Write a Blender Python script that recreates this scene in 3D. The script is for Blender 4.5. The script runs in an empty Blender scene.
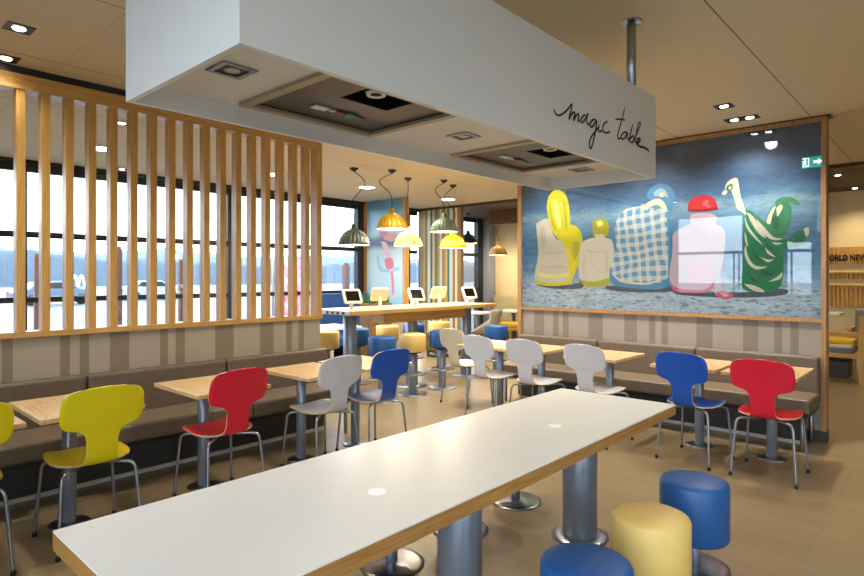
import bpy, bmesh, math, random
from mathutils import Vector, Matrix, noise
random.seed(7)
PI = math.pi
S = bpy.context.scene
COL = S.collection

# ------------------------------------------------------------------ survey helpers (photo point -> point on a real surface)
HEAD = math.radians(42.1); FPX = 582.0; EYE = 1.5; CX = 432.0; CY = 277.0
_f = (math.cos(HEAD), math.sin(HEAD)); _r = (math.sin(HEAD), -math.cos(HEAD))
def ray(u, v):
    a = (u - CX) / FPX
    return (_f[0] + _r[0] * a, _f[1] + _r[1] * a, (CY - v) / FPX)
def onz(u, v, z):
    d = ray(u, v); t = (z - EYE) / d[2]; return Vector((d[0] * t, d[1] * t, z))
def onx(u, v, x):
    d = ray(u, v); t = x / d[0]; return Vector((x, d[1] * t, EYE + d[2] * t))
def ony(u, v, y):
    d = ray(u, v); t = y / d[1]; return Vector((d[0] * t, y, EYE + d[2] * t))

# ------------------------------------------------------------------ materials
def lin(h):
    h = h.lstrip('#'); out = []
    for i in (0, 2, 4):
        c = int(h[i:i + 2], 16) / 255
        out.append(c / 12.92 if c <= .04045 else ((c + .055) / 1.055) ** 2.4)
    return (*out, 1)
def new_mat(name):
    m = bpy.data.materials.new(name); m.use_nodes = True
    nt = m.node_tree
    return m, nt, nt.nodes['Principled BSDF'], nt.nodes['Material Output']
def mat(name, col, rough=.5, metal=0, spec=.5, coat=0, var=0, scale=8, bump=0, emit=0, ecol=None):
    m, nt, b, o = new_mat(name)
    b.inputs['Base Color'].default_value = lin(col)
    b.inputs['Roughness'].default_value = rough
    b.inputs['Metallic'].default_value = metal
    b.inputs['Specular IOR Level'].default_value = spec
    b.inputs['Coat Weight'].default_value = coat
    if emit:
        b.inputs['Emission Color'].default_value = lin(ecol or col)
        b.inputs['Emission Strength'].default_value = emit
    tc = nt.nodes.new('ShaderNodeTexCoord')
    n = nt.nodes.new('ShaderNodeTexNoise'); n.inputs['Scale'].default_value = scale; n.inputs['Detail'].default_value = 4
    nt.links.new(tc.outputs['Object'], n.inputs['Vector'])
    mx = nt.nodes.new('ShaderNodeMix'); mx.data_type = 'RGBA'; mx.blend_type = 'MULTIPLY'
    mx.inputs['Factor'].default_value = var if var else .04
    mx.inputs['A'].default_value = lin(col)
    nt.links.new(n.outputs['Fac'], mx.inputs['B'])
    nt.links.new(mx.outputs['Result'], b.inputs['Base Color'])
    if bump:
        bp = nt.nodes.new('ShaderNodeBump'); bp.inputs['Strength'].default_value = bump; bp.inputs['Distance'].default_value = .002
        nt.links.new(n.outputs['Fac'], bp.inputs['Height']); nt.links.new(bp.outputs['Normal'], b.inputs['Normal'])
    return m
def wood(name, c1, c2, axis='x', rough=.4, scale=5, stretch=14):
    m, nt, b, o = new_mat(name)
    b.inputs['Roughness'].default_value = rough
    tc = nt.nodes.new('ShaderNodeTexCoord'); mp = nt.nodes.new('ShaderNodeMapping')
    s = [stretch] * 3; s['xyz'.index(axis)] = .8
    mp.inputs['Scale'].default_value = s
    n = nt.nodes.new('ShaderNodeTexNoise'); n.inputs['Scale'].default_value = scale; n.inputs['Detail'].default_value = 5; n.inputs['Distortion'].default_value = .4
    cr = nt.nodes.new('ShaderNodeValToRGB')
    cr.color_ramp.elements[0].position = .32; cr.color_ramp.elements[0].color = lin(c1)
    cr.color_ramp.elements[1].position = .68; cr.color_ramp.elements[1].color = lin(c2)
    b.inputs['Coat Weight'].default_value = .35; b.inputs['Coat Roughness'].default_value = .22
    L = nt.links.new
    L(tc.outputs['Object'], mp.inputs['Vector']); L(mp.outputs['Vector'], n.inputs['Vector'])
    L(n.outputs['Fac'], cr.inputs['Fac']); L(cr.outputs['Color'], b.inputs['Base Color'])
    return m
def stripes(name, base, dark, bands, axis, rough=.6):
    """vertical wallpaper stripes: bands of darker colour at given positions along one world axis"""
    m, nt, b, o = new_mat(name)
    b.inputs['Roughness'].default_value = rough
    g = nt.nodes.new('ShaderNodeNewGeometry'); sp = nt.nodes.new('ShaderNodeSeparateXYZ')
    nt.links.new(g.outputs['Position'], sp.inputs[0])
    lo = min(x[0] for x in bands) - .01; hi = max(x[1] for x in bands) + .01
    mr = nt.nodes.new('ShaderNodeMapRange'); mr.inputs['From Min'].default_value = lo; mr.inputs['From Max'].default_value = hi
    nt.links.new(sp.outputs['XYZ'.index(axis)], mr.inputs['Value'])
    cr = nt.nodes.new('ShaderNodeValToRGB'); cr.color_ramp.interpolation = 'CONSTANT'
    e = cr.color_ramp.elements; e[0].position = 0; e[0].color = lin(base); e.remove(e[1])
    bands = sorted(bands)
    for bi, bd in enumerate(bands):
        c = bd[2] if len(bd) > 2 else dark
        q = e.new((bd[0] - lo) / (hi - lo)); q.color = lin(c)
        if bi + 1 < len(bands) and bands[bi + 1][0] - bd[1] < .006: continue
        q = e.new((bd[1] - lo) / (hi - lo)); q.color = lin(base)
    nt.links.new(mr.outputs['Result'], cr.inputs['Fac']); nt.links.new(cr.outputs['Color'], b.inputs['Base Color'])
    return m
def glass_mat(name, tint='#f4f8fa', refl=.07):
    m = bpy.data.materials.new(name); m.use_nodes = True; nt = m.node_tree; nt.nodes.clear()
    o = nt.nodes.new('ShaderNodeOutputMaterial'); t = nt.nodes.new('ShaderNodeBsdfTransparent'); gl = nt.nodes.new('ShaderNodeBsdfGlossy')
    t.inputs['Color'].default_value = lin(tint); gl.inputs['Roughness'].default_value = .0
    mx = nt.nodes.new('ShaderNodeMixShader')
    lw = nt.nodes.new('ShaderNodeLayerWeight'); lw.inputs['Blend'].default_value = .25
    mr = nt.nodes.new('ShaderNodeMapRange'); mr.inputs['To Min'].default_value = refl; mr.inputs['To Max'].default_value = .7
    L = nt.links.new
    L(lw.outputs['Fresnel'], mr.inputs['Value']); L(mr.outputs['Result'], mx.inputs['Fac'])
    L(t.outputs[0], mx.inputs[1]); L(gl.outputs[0], mx.inputs[2]); L(mx.outputs[0], o.inputs['Surface'])
    return m

M = {}
M['white_gloss'] = mat('white_gloss', '#e2e0da', .28, var=.03)
M['soffit'] = mat('soffit_white', '#e0d9cb', .45)
M['table_white'] = mat('table_white_laminate', '#f0ede6', .3, var=.03)
M['dot'] = mat('white_spot', '#ffffff', .3, emit=.08)
M['chrome'] = mat('brushed_steel', '#a9adb2', .28, 1)
M['greymetal'] = mat('grey_painted_steel', '#8b96a6', .35, .5)
M['legmetal'] = mat('satin_chrome_leg', '#9aa0a8', .3, .85)
M['dark'] = mat('dark_metal', '#26262a', .4, .3)
M['black'] = mat('black_plastic', '#101012', .4)
M['frame_dark'] = mat('anthracite_frame', '#20242b', .45)
M['yellow'] = mat('yellow_lacquer', '#f0db0c', .38)
M['red'] = mat('red_lacquer', '#e01a34', .38)
M['blue'] = mat('blue_lacquer', '#0f52b5', .38)
M['grey'] = mat('pale_grey_lacquer', '#d2d2d8', .4)
M['cream'] = mat('cream_lacquer', '#d8ceb4', .4)
M['ply'] = wood('birch_ply_edge', '#c9a877', '#e2c69a', 'x')
M['oak'] = wood('light_oak', '#ba8a42', '#d2a458', 'z', .42)
M['oak_x'] = wood('light_oak_horizontal', '#b88a46', '#d0a45e', 'x', .42)
M['oak_y'] = wood('light_oak_cross', '#ae8448', '#caa062', 'y', .42)
M['tabletop'] = wood('table_oak_laminate', '#c39a62', '#e3c492', 'y', .38, 6, 10)
M['edge'] = wood('table_oak_edge', '#94692f', '#b98a4c', 'x', .45, 6, 16)
M['leather'] = mat('brown_grey_leather', '#726250', .5, var=.35, scale=22, bump=.4)
M['seatleather'] = mat('taupe_leather_seat', '#7b6a56', .48, var=.35, scale=18, bump=.4)
M['stool_blue'] = mat('blue_vinyl', '#20599c', .42, var=.12, scale=12, bump=.2)
M['stool_yellow'] = mat('yellow_vinyl', '#eac874', .42, var=.12, scale=12, bump=.2)
M['plinth'] = mat('dark_plinth', '#3a3734', .5)
M['beige'] = mat('beige_wall', '#c9bda6', .7)
M['beige_warm'] = mat('beige_warm_wall', '#d9c79c', .7)
M['whitepl'] = mat('white_plastic', '#ece4cf', .35)
M['screen'] = mat('black_screen', '#0c0c0e', .12)
M['glass'] = glass_mat('window_glass')
M['mglass'] = glass_mat('picture_glass', '#ffffff', .05)
M['post'] = mat('red_brown_post', '#6b4640', .6)
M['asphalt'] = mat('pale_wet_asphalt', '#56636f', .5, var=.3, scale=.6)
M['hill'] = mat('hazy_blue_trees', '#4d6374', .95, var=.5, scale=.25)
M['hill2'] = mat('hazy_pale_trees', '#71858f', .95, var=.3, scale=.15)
M['brownceil'] = mat('dark_brown_ceiling', '#4a3826', .6)
M['lamp'] = mat('lit_lamp', '#fff1da', .4, emit=9, ecol='#fff0d6')
M['lampoff'] = mat('unlit_lamp', '#b9b9b6', .25, .4)
M['ledpanel'] = mat('lit_round_panel', '#fff6e6', .4, emit=7, ecol='#fff2da')

# floor: wide planks along y with fine seams
def floor_mat():
    m, nt, b, o = new_mat('oak_tile_floor'); L = nt.links.new
    tc = nt.nodes.new('ShaderNodeTexCoord'); mp = nt.nodes.new('ShaderNodeMapping'); mp.inputs['Rotation'].default_value = (0, 0, PI / 2)
    br = nt.nodes.new('ShaderNodeTexBrick'); br.inputs['Scale'].default_value = 1
    br.inputs['Brick Width'].default_value = 1.2; br.inputs['Row Height'].default_value = .2; br.inputs['Mortar Size'].default_value = .0025
    br.inputs['Color1'].default_value = lin('#968262'); br.inputs['Color2'].default_value = lin('#907d5d'); br.inputs['Mortar'].default_value = lin('#816f52')
    n = nt.nodes.new('ShaderNodeTexNoise'); n.inputs['Scale'].default_value = 3; n.inputs['Detail'].default_value = 6
    mp2 = nt.nodes.new('ShaderNodeMapping'); mp2.inputs['Scale'].default_value = (6, .7, 1)
    mx = nt.nodes.new('ShaderNodeMix'); mx.data_type = 'RGBA'; mx.blend_type = 'MULTIPLY'; mx.inputs['Factor'].default_value = .35
    cr = nt.nodes.new('ShaderNodeValToRGB'); cr.color_ramp.elements[0].position = .3; cr.color_ramp.elements[0].color = (.6, .6, .6, 1); cr.color_ramp.elements[1].position = .65
    L(tc.outputs['Object'], mp.inputs[0]); L(mp.outputs[0], br.inputs[0]); L(tc.outputs['Object'], mp2.inputs[0]); L(mp2.outputs[0], n.inputs[0])
    L(n.outputs[0], cr.inputs[0]); L(br.outputs['Color'], mx.inputs['A']); L(cr.outputs[0], mx.inputs['B']); L(mx.outputs['Result'], b.inputs['Base Color'])
    b.inputs['Roughness'].default_value = .29
    return m
M['floor'] = floor_mat()
def ceiling_mat():
    m, nt, b, o = new_mat('cream_panel_ceiling'); L = nt.links.new
    g = nt.nodes.new('ShaderNodeNewGeometry'); sp = nt.nodes.new('ShaderNodeSeparateXYZ'); L(g.outputs['Position'], sp.inputs[0])
    def line(out, off, per, w):
        a = nt.nodes.new('ShaderNodeMath'); a.operation = 'SUBTRACT'; a.inputs[1].default_value = off
        d = nt.nodes.new('ShaderNodeMath'); d.operation = 'DIVIDE'; d.inputs[1].default_value = per
        f = nt.nodes.new('ShaderNodeMath'); f.operation = 'FRACT'; c = nt.nodes.new('ShaderNodeMath'); c.operation = 'LESS_THAN'; c.inputs[1].default_value = w / per
        L(out, a.inputs[0]); L(a.outputs[0], d.inputs[0]); L(d.outputs[0], f.inputs[0]); L(f.outputs[0], c.inputs[0]); return c.outputs[0]
    l1 = line(sp.outputs[1], .995, 1.195, .009); l2 = line(sp.outputs[0], .06, 1.2, .006)
    mx1 = nt.nodes.new('ShaderNodeMix'); mx1.data_type = 'RGBA'; mx1.inputs['A'].default_value = lin('#d6c9a9'); mx1.inputs['B'].default_value = lin('#c3b594'); L(l2, mx1.inputs['Factor'])
    mx = nt.nodes.new('ShaderNodeMix'); mx.data_type = 'RGBA'; L(mx1.outputs['Result'], mx.inputs['A']); mx.inputs['B'].default_value = lin('#7d6d50'); L(l1, mx.inputs['Factor'])
    L(mx.outputs['Result'], b.inputs['Base Color']); b.inputs['Roughness'].default_value = .65
    return m
M['ceiling'] = ceiling_mat()

# ------------------------------------------------------------------ mesh builder
class MB:
    def __init__(self): self.v = []; self.f = []; self.mi = []; self.sm = []
    def add(self, vs, fs, mi=0, sm=False):
        o = len(self.v); self.v += [tuple(p) for p in vs]
        for f in fs: self.f.append(tuple(i + o for i in f)); self.mi.append(mi); self.sm.append(sm)
        return self
    def box(self, x0, x1, y0, y1, z0, z1, mi=0):
        x0, x1 = min(x0, x1), max(x0, x1); y0, y1 = min(y0, y1), max(y0, y1); z0, z1 = min(z0, z1), max(z0, z1)
        return self.add([(x0, y0, z0), (x1, y0, z0), (x1, y1, z0), (x0, y1, z0), (x0, y0, z1), (x1, y0, z1), (x1, y1, z1), (x0, y1, z1)],
                        [(0, 3, 2, 1), (4, 5, 6, 7), (0, 1, 5, 4), (1, 2, 6, 5), (2, 3, 7, 6), (3, 0, 4, 7)], mi)
    def lathe(self, prof, cx=0, cy=0, n=32, mi=0, caps=True, flute=0, nf=0):
        vs = []; fs = []
        for r, z in prof:
            for i in range(n):
                a = 2 * PI * i / n; rr = r * (1 + flute * math.cos(nf * a))
                vs.append((cx + rr * math.cos(a), cy + rr * math.sin(a), z))
        for k in range(len(prof) - 1):
            for i in range(n):
                j = (i + 1) % n; fs.append((k * n + i, k * n + j, (k + 1) * n + j, (k + 1) * n + i))
        self.add(vs, fs, mi, True)
        if caps:
            o = len(self.v) - len(vs)
            for k, rev in ((0, True), (len(prof) - 1, False)):
                loop = [o + k * n + i for i in range(n)]
                self.f.append(tuple(reversed(loop)) if rev else tuple(loop)); self.mi.append(mi); self.sm.append(False)
        return self
    def cyl(self, r, z0, z1, cx=0, cy=0, n=32, mi=0, bev=.004):
        b = min(bev, r * .3, abs(z1 - z0) * .3)
        return self.lathe([(r - b, z0), (r, z0 + b), (r, z1 - b), (r - b, z1)], cx, cy, n, mi)
    def tube(self, pts, r, n=10, mi=0, closed=False, sub=4):
        P = [Vector(p) for p in pts]
        if sub > 1 and len(P) > 2:
            Q = []; m = len(P); rng = m if closed else m - 1
            for i in range(rng):
                g = (lambda k: P[k % m]) if closed else (lambda k: P[max(0, min(m - 1, k))])
                p0, p1, p2, p3 = g(i - 1), g(i), g(i + 1), g(i + 2)
                for s in range(sub):
                    t = s / sub
                    Q.append(.5 * ((2 * p1) + (p2 - p0) * t + (2 * p0 - 5 * p1 + 4 * p2 - p3) * t * t + (3 * p1 - p0 - 3 * p2 + p3) * t ** 3))
            if not closed: Q.append(P[-1])
            P = Q
        m = len(P); vs = []; nrm = None
        for i in range(m):
            if closed: t = (P[(i + 1) % m] - P[i - 1]).normalized()
            else: t = (P[min(m - 1, i + 1)] - P[max(0, i - 1)]).normalized()
            if nrm is None: nrm = t.orthogonal().normalized()
            else:
                nrm = nrm - t * nrm.dot(t); nrm = nrm.normalized() if nrm.length > 1e-6 else t.orthogonal().normalized()
            b = t.cross(nrm)
            for k in range(n):
                a = 2 * PI * k / n; vs.append(P[i] + (nrm * math.cos(a) + b * math.sin(a)) * r)
        fs = []
        for i in range(m if closed else m - 1):
            i2 = (i + 1) % m
            for k in range(n):
                k2 = (k + 1) % n; fs.append((i * n + k, i * n + k2, i2 * n + k2, i2 * n + k))
        if not closed:
            fs.append(tuple(reversed(range(n)))); fs.append(tuple((m - 1) * n + k for k in range(n)))
        return self.add(vs, fs, mi, True)
    def poly(self, pts, mi=0): return self.add(pts, [tuple(range(len(pts)))], mi)
    def build(self, name, mats, parent=None, bevel=0, seg=2, loc=None):
        me = bpy.data.meshes.new(name); me.from_pydata(self.v, [], self.f); me.update()
        for m in (mats if isinstance(mats, (list, tuple)) else [mats]): me.materials.append(m)
        for p, mi, sm in zip(me.polygons, self.mi, self.sm): p.material_index = mi; p.use_smooth = sm
        o = bpy.data.objects.new(name, me); COL.objects.link(o)
        if parent: o.parent = parent
        if loc: o.location = loc
        if bevel:
            b = o.modifiers.new('b', 'BEVEL'); b.width = bevel; b.segments = seg; b.limit_method = 'ANGLE'; b.angle_limit = math.radians(40)
        return o
def tag(o, label, cat, group=None):
    o['label'] = label; o['category'] = cat
    if group: o['group'] = group
    return o
def thing(name, loc, label, cat, group=None, rz=0):
    o = bpy.data.objects.new(name, None); COL.objects.link(o); o.location = loc; o.rotation_euler = (0, 0, rz); o.empty_display_size = .1
    return tag(o, label, cat, group)
def struct(o): o['kind'] = 'structure'; return o
def dup(root, loc, rz, label, group=None):
    def cp(o, par):
        c = o.copy(); COL.objects.link(c)
        if par: c.parent = par
        for ch in o.children: cp(ch, c)
        return c
    c = cp(root, None); c.location = loc; c.rotation_euler = (0, 0, rz); c['label'] = label
    if group: c['group'] = group
    return c
def setmat(root, a, b):
    """swap a material on one copied thing (own mesh data)"""
    for ch in [root] + list(root.children_recursive):
        if ch.type == 'MESH' and any(s.material == a for s in ch.material_slots):
            ch.data = ch.data.copy()
            for i, mm in enumerate(ch.data.materials):
                if mm == a: ch.data.materials[i] = b

CEIL = 2.97
# ================================================================== SETTING
struct(MB().box(-.95, 11.75, -2.6, 8.72, -.1, 0).build('floor', M['floor']))
struct(MB().box(-.95, 9.16, -2.6, 8.72, CEIL, CEIL + .1).build('ceiling', M['ceiling']))
struct(MB().box(9.16, 11.9, -2.6, 8.72, 2.92, CEIL + .1).build('ceiling_east', M['brownceil']))
struct(MB().box(11.75, 11.9, -2.6, 8.72, 0, 2.92).build('wall_east', M['beige_warm']))
struct(MB().box(-.95, 0, -2.75, -2.6, 0, CEIL).box(1.6, 11.9, -2.75, -2.6, 0, CEIL).box(0, 1.6, -2.75, -2.6, 0, .3).box(0, 1.6, -2.75, -2.6, 2.86, CEIL).build('wall_south', M['beige']))
# west wall behind the photographer: two window openings, a large third added for daylight
w = MB(); X0, X1 = -1.1, -.95
w.box(X0, X1, -2.75, -2.4, 0, CEIL).box(X0, X1, 1.9, 2.1, 0, CEIL).box(X0, X1, -2.4, 1.9, 0, .3).box(X0, X1, -2.4, 1.9, 2.86, CEIL).box(X0, X1, 2.62, 3.35, 0, CEIL).box(X0, X1, 4.78, 8.85, 0, CEIL)
w.box(X0, X1, 2.1, 2.62, 0, 1.1).box(X0, X1, 3.35, 4.78, 0, 1.1).box(X0, X1, 2.1, 2.62, 2.86, CEIL).box(X0, X1, 3.35, 4.78, 2.86, CEIL)
struct(w.build('wall_west', mat('taupe_wall', '#857d70', .7)))
def window(name, parts, pane, fr=None):
    """parts: boxes of frame; pane: box"""
    r = bpy.data.objects.new(name, None); COL.objects.link(r); struct(r)
    for nm, bx in parts: MB().box(*bx).build(nm, fr or M['frame_dark'], r)
    MB().box(*pane).build('window_pane', M['glass'], r)
    return r
for i, (a, b) in enumerate(((2.1, 2.62), (3.35, 4.78), (-2.4, 1.9))):  # last opening is an unseen window added to bring in west daylight
    zb = .3 if a < 0 else 1.1
    window('window_%d' % (i + 4), [('window_frame', (-1.06, -1.0, a, a + .05, zb, 2.86)), ('window_frame', (-1.06, -1.0, b - .05, b, zb, 2.86)),
        ('window_frame', (-1.06, -1.0, a + .05, b - .05, zb, zb + .05)), ('window_frame', (-1.06, -1.0, a + .05, b - .05, 2.81, 2.86)), ('transom', (-1.06, -1.0, a + .05, b - .05, 2.0, 2.06))] + ([('mullion', (-1.05, -1.01, q, q + .03, zb + .05, 2.0)) for q in ((b - .14,) if b < 3 else (a + .1, a + .2))] if a > 0 else []),
        (-1.035, -1.03, a + .05, b - .05, zb + .05, 2.81))
window('window_7', [('window_frame', (0, .06, -2.7, -2.64, .3, 2.86)), ('window_frame', (1.54, 1.6, -2.7, -2.64, .3, 2.86)), ('mullion', (.77, .83, -2.7, -2.64, .36, 2.8)), ('window_frame', (.06, 1.54, -2.7, -2.64, .3, .36)), ('window_frame', (.06, 1.54, -2.7, -2.64, 2.8, 2.86))], (.06, 1.54, -2.675, -2.67, .36, 2.8))  # unseen south window, added for daylight on surfaces facing it
# north facade
YF = 8.7
def facade(name, xa, xb, mull):
    y0, y1 = YF, YF + .08
    pr = [('window_head', (xa, xb, y0, y1, 2.83, 2.92)), ('transom', (xa, xb, y0, y1, 2.0, 2.075)), ('transom', (xa, xb, y0, y1, 1.175, 1.245)), ('window_sill', (xa, xb, y0, y1, 0, .1))]
    for x, wd in mull: pr.append(('mullion', (x - wd / 2, x + wd / 2, y0 - .02, y1 + .02, 0, 2.92)))
    window(name, pr, (xa, xb, y0 + .03, y0 + .036, .1, 2.83))
facade('window_1', -.95, 7.62, [(-.9, .1), (2.0, .035), (4.78, .1), (7.53, .16)])
facade('window_2', 7.7, 9.16, [(8.89, .05)])
facade('window_3', 9.28, 11.5, [(9.34, .1), (11.38, .2)])
struct(MB().box(-1.1, 11.9, YF - .06, YF + .1, 2.92, CEIL).build('trim_2', M['frame_dark']))
struct(MB().box(11.5, 11.75, 8.5, 8.8, 0, 2.92).build('column_north_east', mat('blue_grey_column', '#8d93a6', .6)))
# printed-poster fin and striped fin
struct(MB().box(7.62, 7.69, 7.6, YF, 0, CEIL).build('wall_fin', M['beige']))
pf = bpy.data.objects.new('trim_3', None); COL.objects.link(pf); struct(pf)
MB().box(7.60, 7.70, 7.53, 7.6, 0, CEIL - .005).build('end_post', M['oak'], pf)
MB().box(7.60, 7.618, 8.585, 8.69, 0, CEIL - .005).build('side_post', M['oak'], pf)
bands = []
yy = 7.5
cols = ['#94744f', '#e0cc9c', '#857058', '#d8cfc0', '#1f7f86', '#cdb24a', '#a5845c', '#d9d2c6', '#a5a75a', '#8b7456', '#d6c49a', '#1f7f86', '#e6e0d2', '#907659', '#bdb46a', '#a98a66', '#756048', '#23868c', '#6a6a6a']
for i, c in enumerate(cols):
    wd = .055 if i % 3 else .085
    bands.append((yy, yy + wd, c)); yy += wd + .004
M['multistripe'] = stripes('multicolour_stripes', '#a08a68', '#000000', bands, 'Y')
struct(MB().box(9.17, 9.27, 7.5, YF - .061, 0, 2.92).build('wall_striped', M['multistripe']))
# dark wood beam beyond
struct(MB().box(10.2, 10.35, 3.0, 7.55, 2.63, 2.92).build('beam_east', wood('brown_beam', '#5e4426', '#7c5a33', 'y')))

# low wall under the slat screen
LB = [(-.6, -.45), (-.2, -.12), (.05, .12), (.5, .62), (.97, 1.04), (1.318, 1.386), (1.454, 1.519), (1.66, 1.797), (2.036, 2.102), (2.17, 2.239), (2.513, 2.685), (2.966, 3.105), (3.248, 3.313), (3.382, 3.449)]
M['stripeL'] = stripes('beige_stripes_left', '#a99c87', '#877961', LB, 'X')
struct(MB().box(-.95, 3.66, 4.85, 4.97, .1, 1.075).build('wall_left', M['stripeL']))
struct(MB().box(-.95, 3.68, 4.84, 4.98, 0, .1).build('baseboard_left', M['plinth']))
struct(MB().box(-.95, 3.7, 4.86, 4.96, 2.915, CEIL).build('trim_1', M['frame_dark']))
# mural partition
RB = [(3.814, 3.955), (3.608, 3.685), (3.48, 3.555), (3.042, 3.215), (2.632, 2.776), (2.435, 2.50), (2.30, 2.368), (1.85, 2.008), (1.43, 1.567), (1.224, 1.292), (1.098, 1.163)]
M['stripeR'] = stripes('beige_stripes_right', '#958b7f', '#7b7165', RB, 'Y')
struct(MB().box(6.31, 6.42, .9, 4.17, .1, 2.955).build('wall_right', M['stripeR']))
struct(MB().box(6.3, 6.43, .88, 4.2, 0, .1).build('baseboard_right', M['plinth']))
M['frame_oak'] = wood('picture_frame_oak', '#93683a', '#b0824a', 'z', .42)
fr = bpy.data.objects.new('trim_4', None); COL.objects.link(fr); struct(fr)
MB().box(6.28, 6.43, .882, .92, .1, 2.955).build('end_post', M['frame_oak'], fr)
MB().box(6.28, 6.43, 4.14, 4.195, .1, 2.955).build('end_post', M['frame_oak'], fr)
MB().box(6.28, 6.309, .92, 4.14, 1.085, 1.122).build('lower_rail', M['frame_oak'], fr)
MB().box(6.28, 6.309, .92, 4.14, 2.915, 2.955).build('upper_rail', M['frame_oak'], fr)
struct(MB().box(6.29, 6.43, .85, 4.2, 2.955, CEIL).build('trim_5', M['frame_dark']))

# ================================================================== SLAT SCREEN
sc = thing('slat_screen', (0, 4.85, 1.075), 'tall light oak screen of upright slats on the striped low wall', 'screen')
MB().box(-.94, 3.675, -.03, .12, 0, .042).build('lower_rail', M['oak_x'], sc, .003)
MB().box(-.94, 3.675, -.01, .11, 1.735, 1.84).build('upper_rail', M['oak_x'], sc, .003)
MB().box(3.615, 3.675, -.01, .11, .042, 1.735).build('end_post', M['oak'], sc, .003)
slat = MB().box(-.027, .027, 0, .085, .042, 1.735).build('slat', M['oak'], sc, .003)
xs = [1.061 + .1508 * k for k in range(-10, 17)]
for i, x in enumerate(xs):
    o = slat if i == 0 else slat.copy()
    if i: COL.objects.link(o); o.parent = sc
    o.location = (x + .03, 0, 0)

# ================================================================== BANQUETTES
def banquette(name, length, joints, loc, rz, label):
    """local: runs along +x, back against +y=0, seat towards -y"""
    t = thing(name, loc, label, 'banquette', None, rz)
    js = [0] + joints + [length]
    for a, b in zip(js, js[1:]):
        m = MB().box(a + .005, b - .005, -.1, -.01, .36, .78)
        m.build('backrest', M['leather'], t, .025, 3)
        m = MB().box(a + .004, b - .004, -.54, -.105, .335, .46)
        m.build('seat_cushion', M['seatleather'], t, .022, 3)
    MB().box(0.02, length - .02, -.5, -.02, .3, .334).build('seat_frame', M['dark'], t)
    MB().box(.12, length - .12, -.2, -.02, .0, .299).build('plinth_panel', M['plinth'], t)
    MB().box(.12, length - .12, -.215, -.201, .0, .03).build('kick_strip', mat('pale_strip', '#cfc9bb', .35), t)
    lg = None
    for x in (.07, length - .07):
        for y in (-.46, -.06):
            MB().cyl(.017, 0, .3, x, y, 14).build('leg', M['legmetal'], t)
    return t
banquette('banquette', 4.4, [.2 + 1.0, 2.2, 3.3], (-.72, 4.845, 0), 0, 'long taupe leather banquette along the low wall under the slat screen')
banquette('banquette', 3.22, [1.08, 2.15], (6.3, 4.14, 0), -PI / 2, 'taupe leather banquette under the big framed picture')

# ================================================================== SMALL TABLES
def small_table():
    t = thing('cafe_table', (0, 0, 0), 'x', 'table', 'small oak tables along the banquettes')
    MB().box(-.265, .265, -.46, .2, .722, .75).build('tabletop', [M['tabletop']], t, .004)
    MB().cyl(.039, .012, .70, 0, 0, 24).build('column', M['greymetal'], t)
    MB().box(-.12, .12, -.2, .12, .7, .721).build('support_plate', M['dark'], t)
    MB().lathe([(.112, 0), (.112, .005), (.1, .009), (.04, .014)], 0, 0, 36).build('base_plate', M['chrome'], t)
    return t
tb = small_table(); first = True
Ltab = [(.56, 'oak table cut by the left photo edge, in front of the leftmost yellow chair'), (1.15, 'small oak table in front of the fully visible yellow chair'),
        (2.0, 'small oak table in front of the red chair by the slat screen'), (2.84, 'small oak table in front of the grey chair by the slat screen'),
        (3.42, 'small oak table in front of the blue chair near the end of the slat screen')]
for i, (x, lb) in enumerate(Ltab):
    if first: tb.location = (x, 4.02, 0); tb['label'] = lb; first = False
    else: dup(tb, (x, 4.02, 0), 0, lb)
Rtab = [(1.14, 'small oak table in front of the red chair under the picture'), (1.71, 'small oak table in front of the blue chair under the picture'),
        (2.55, 'small oak table in front of the grey chair nearest the blue one under the picture'), (3.33, 'small oak table under the picture, in front of the middle grey chair'),
        (3.875, 'small oak table at the far end of the banquette under the picture')]
for y, lb in Rtab: dup(tb, (5.45, y, 0), -PI / 2, lb)

# ================================================================== SHELL CHAIRS
def chair_shell():
    # centre line (y forward, z up) by arc parameter and half width
    C = [(.225, .452, .0), (.222, .458, .10), (.20, .465, .155), (.15, .468, .19), (.08, .465, .205), (0, .458, .21), (-.06, .453, .205), (-.105, .451, .185), (-.135, .452, .14), (-.158, .456, .108),
         (-.182, .468, .09), (-.2, .488, .083), (-.212, .52, .080), (-.221, .56, .080), (-.228, .60, .081), (-.233, .63, .087), (-.236, .65, .1), (-.239, .664, .125), (-.241, .673, .16), (-.243, .681, .184), (-.246, .693, .199),
         (-.25, .715, .209), (-.257, .75, .213), (-.266, .795, .212), (-.274, .835, .209), (-.28, .862, .203), (-.284, .879, .193), (-.286, .889, .178), (-.287, .895, .155), (-.2875, .898, .11), (-.288, .899, .0)]
    vs = []; fs = []; nx = 16
    for (y, z, hw) in C:
        hw = max(hw, .004)
        for i in range(nx + 1):
            s = -1 + 2 * i / nx; x = s * hw
            back = max(0, min(1, (z - .52) / .12)); seat = 1 - max(0, min(1, (z - .47) / .05))
            yy = y + back * .55 * x * x
            zz = z + (seat * .35 * x * x if z < .47 else 0) - back * .35 * x * x * max(0, min(1, (z - .7) / .18))
            vs.append((x, yy, zz))
    n = nx + 1
    for k in range(len(C) - 1):
        for i in range(nx): fs.append((k * n + i, k * n + i + 1, (k + 1) * n + i + 1, (k + 1) * n + i))
    return vs, fs
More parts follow.
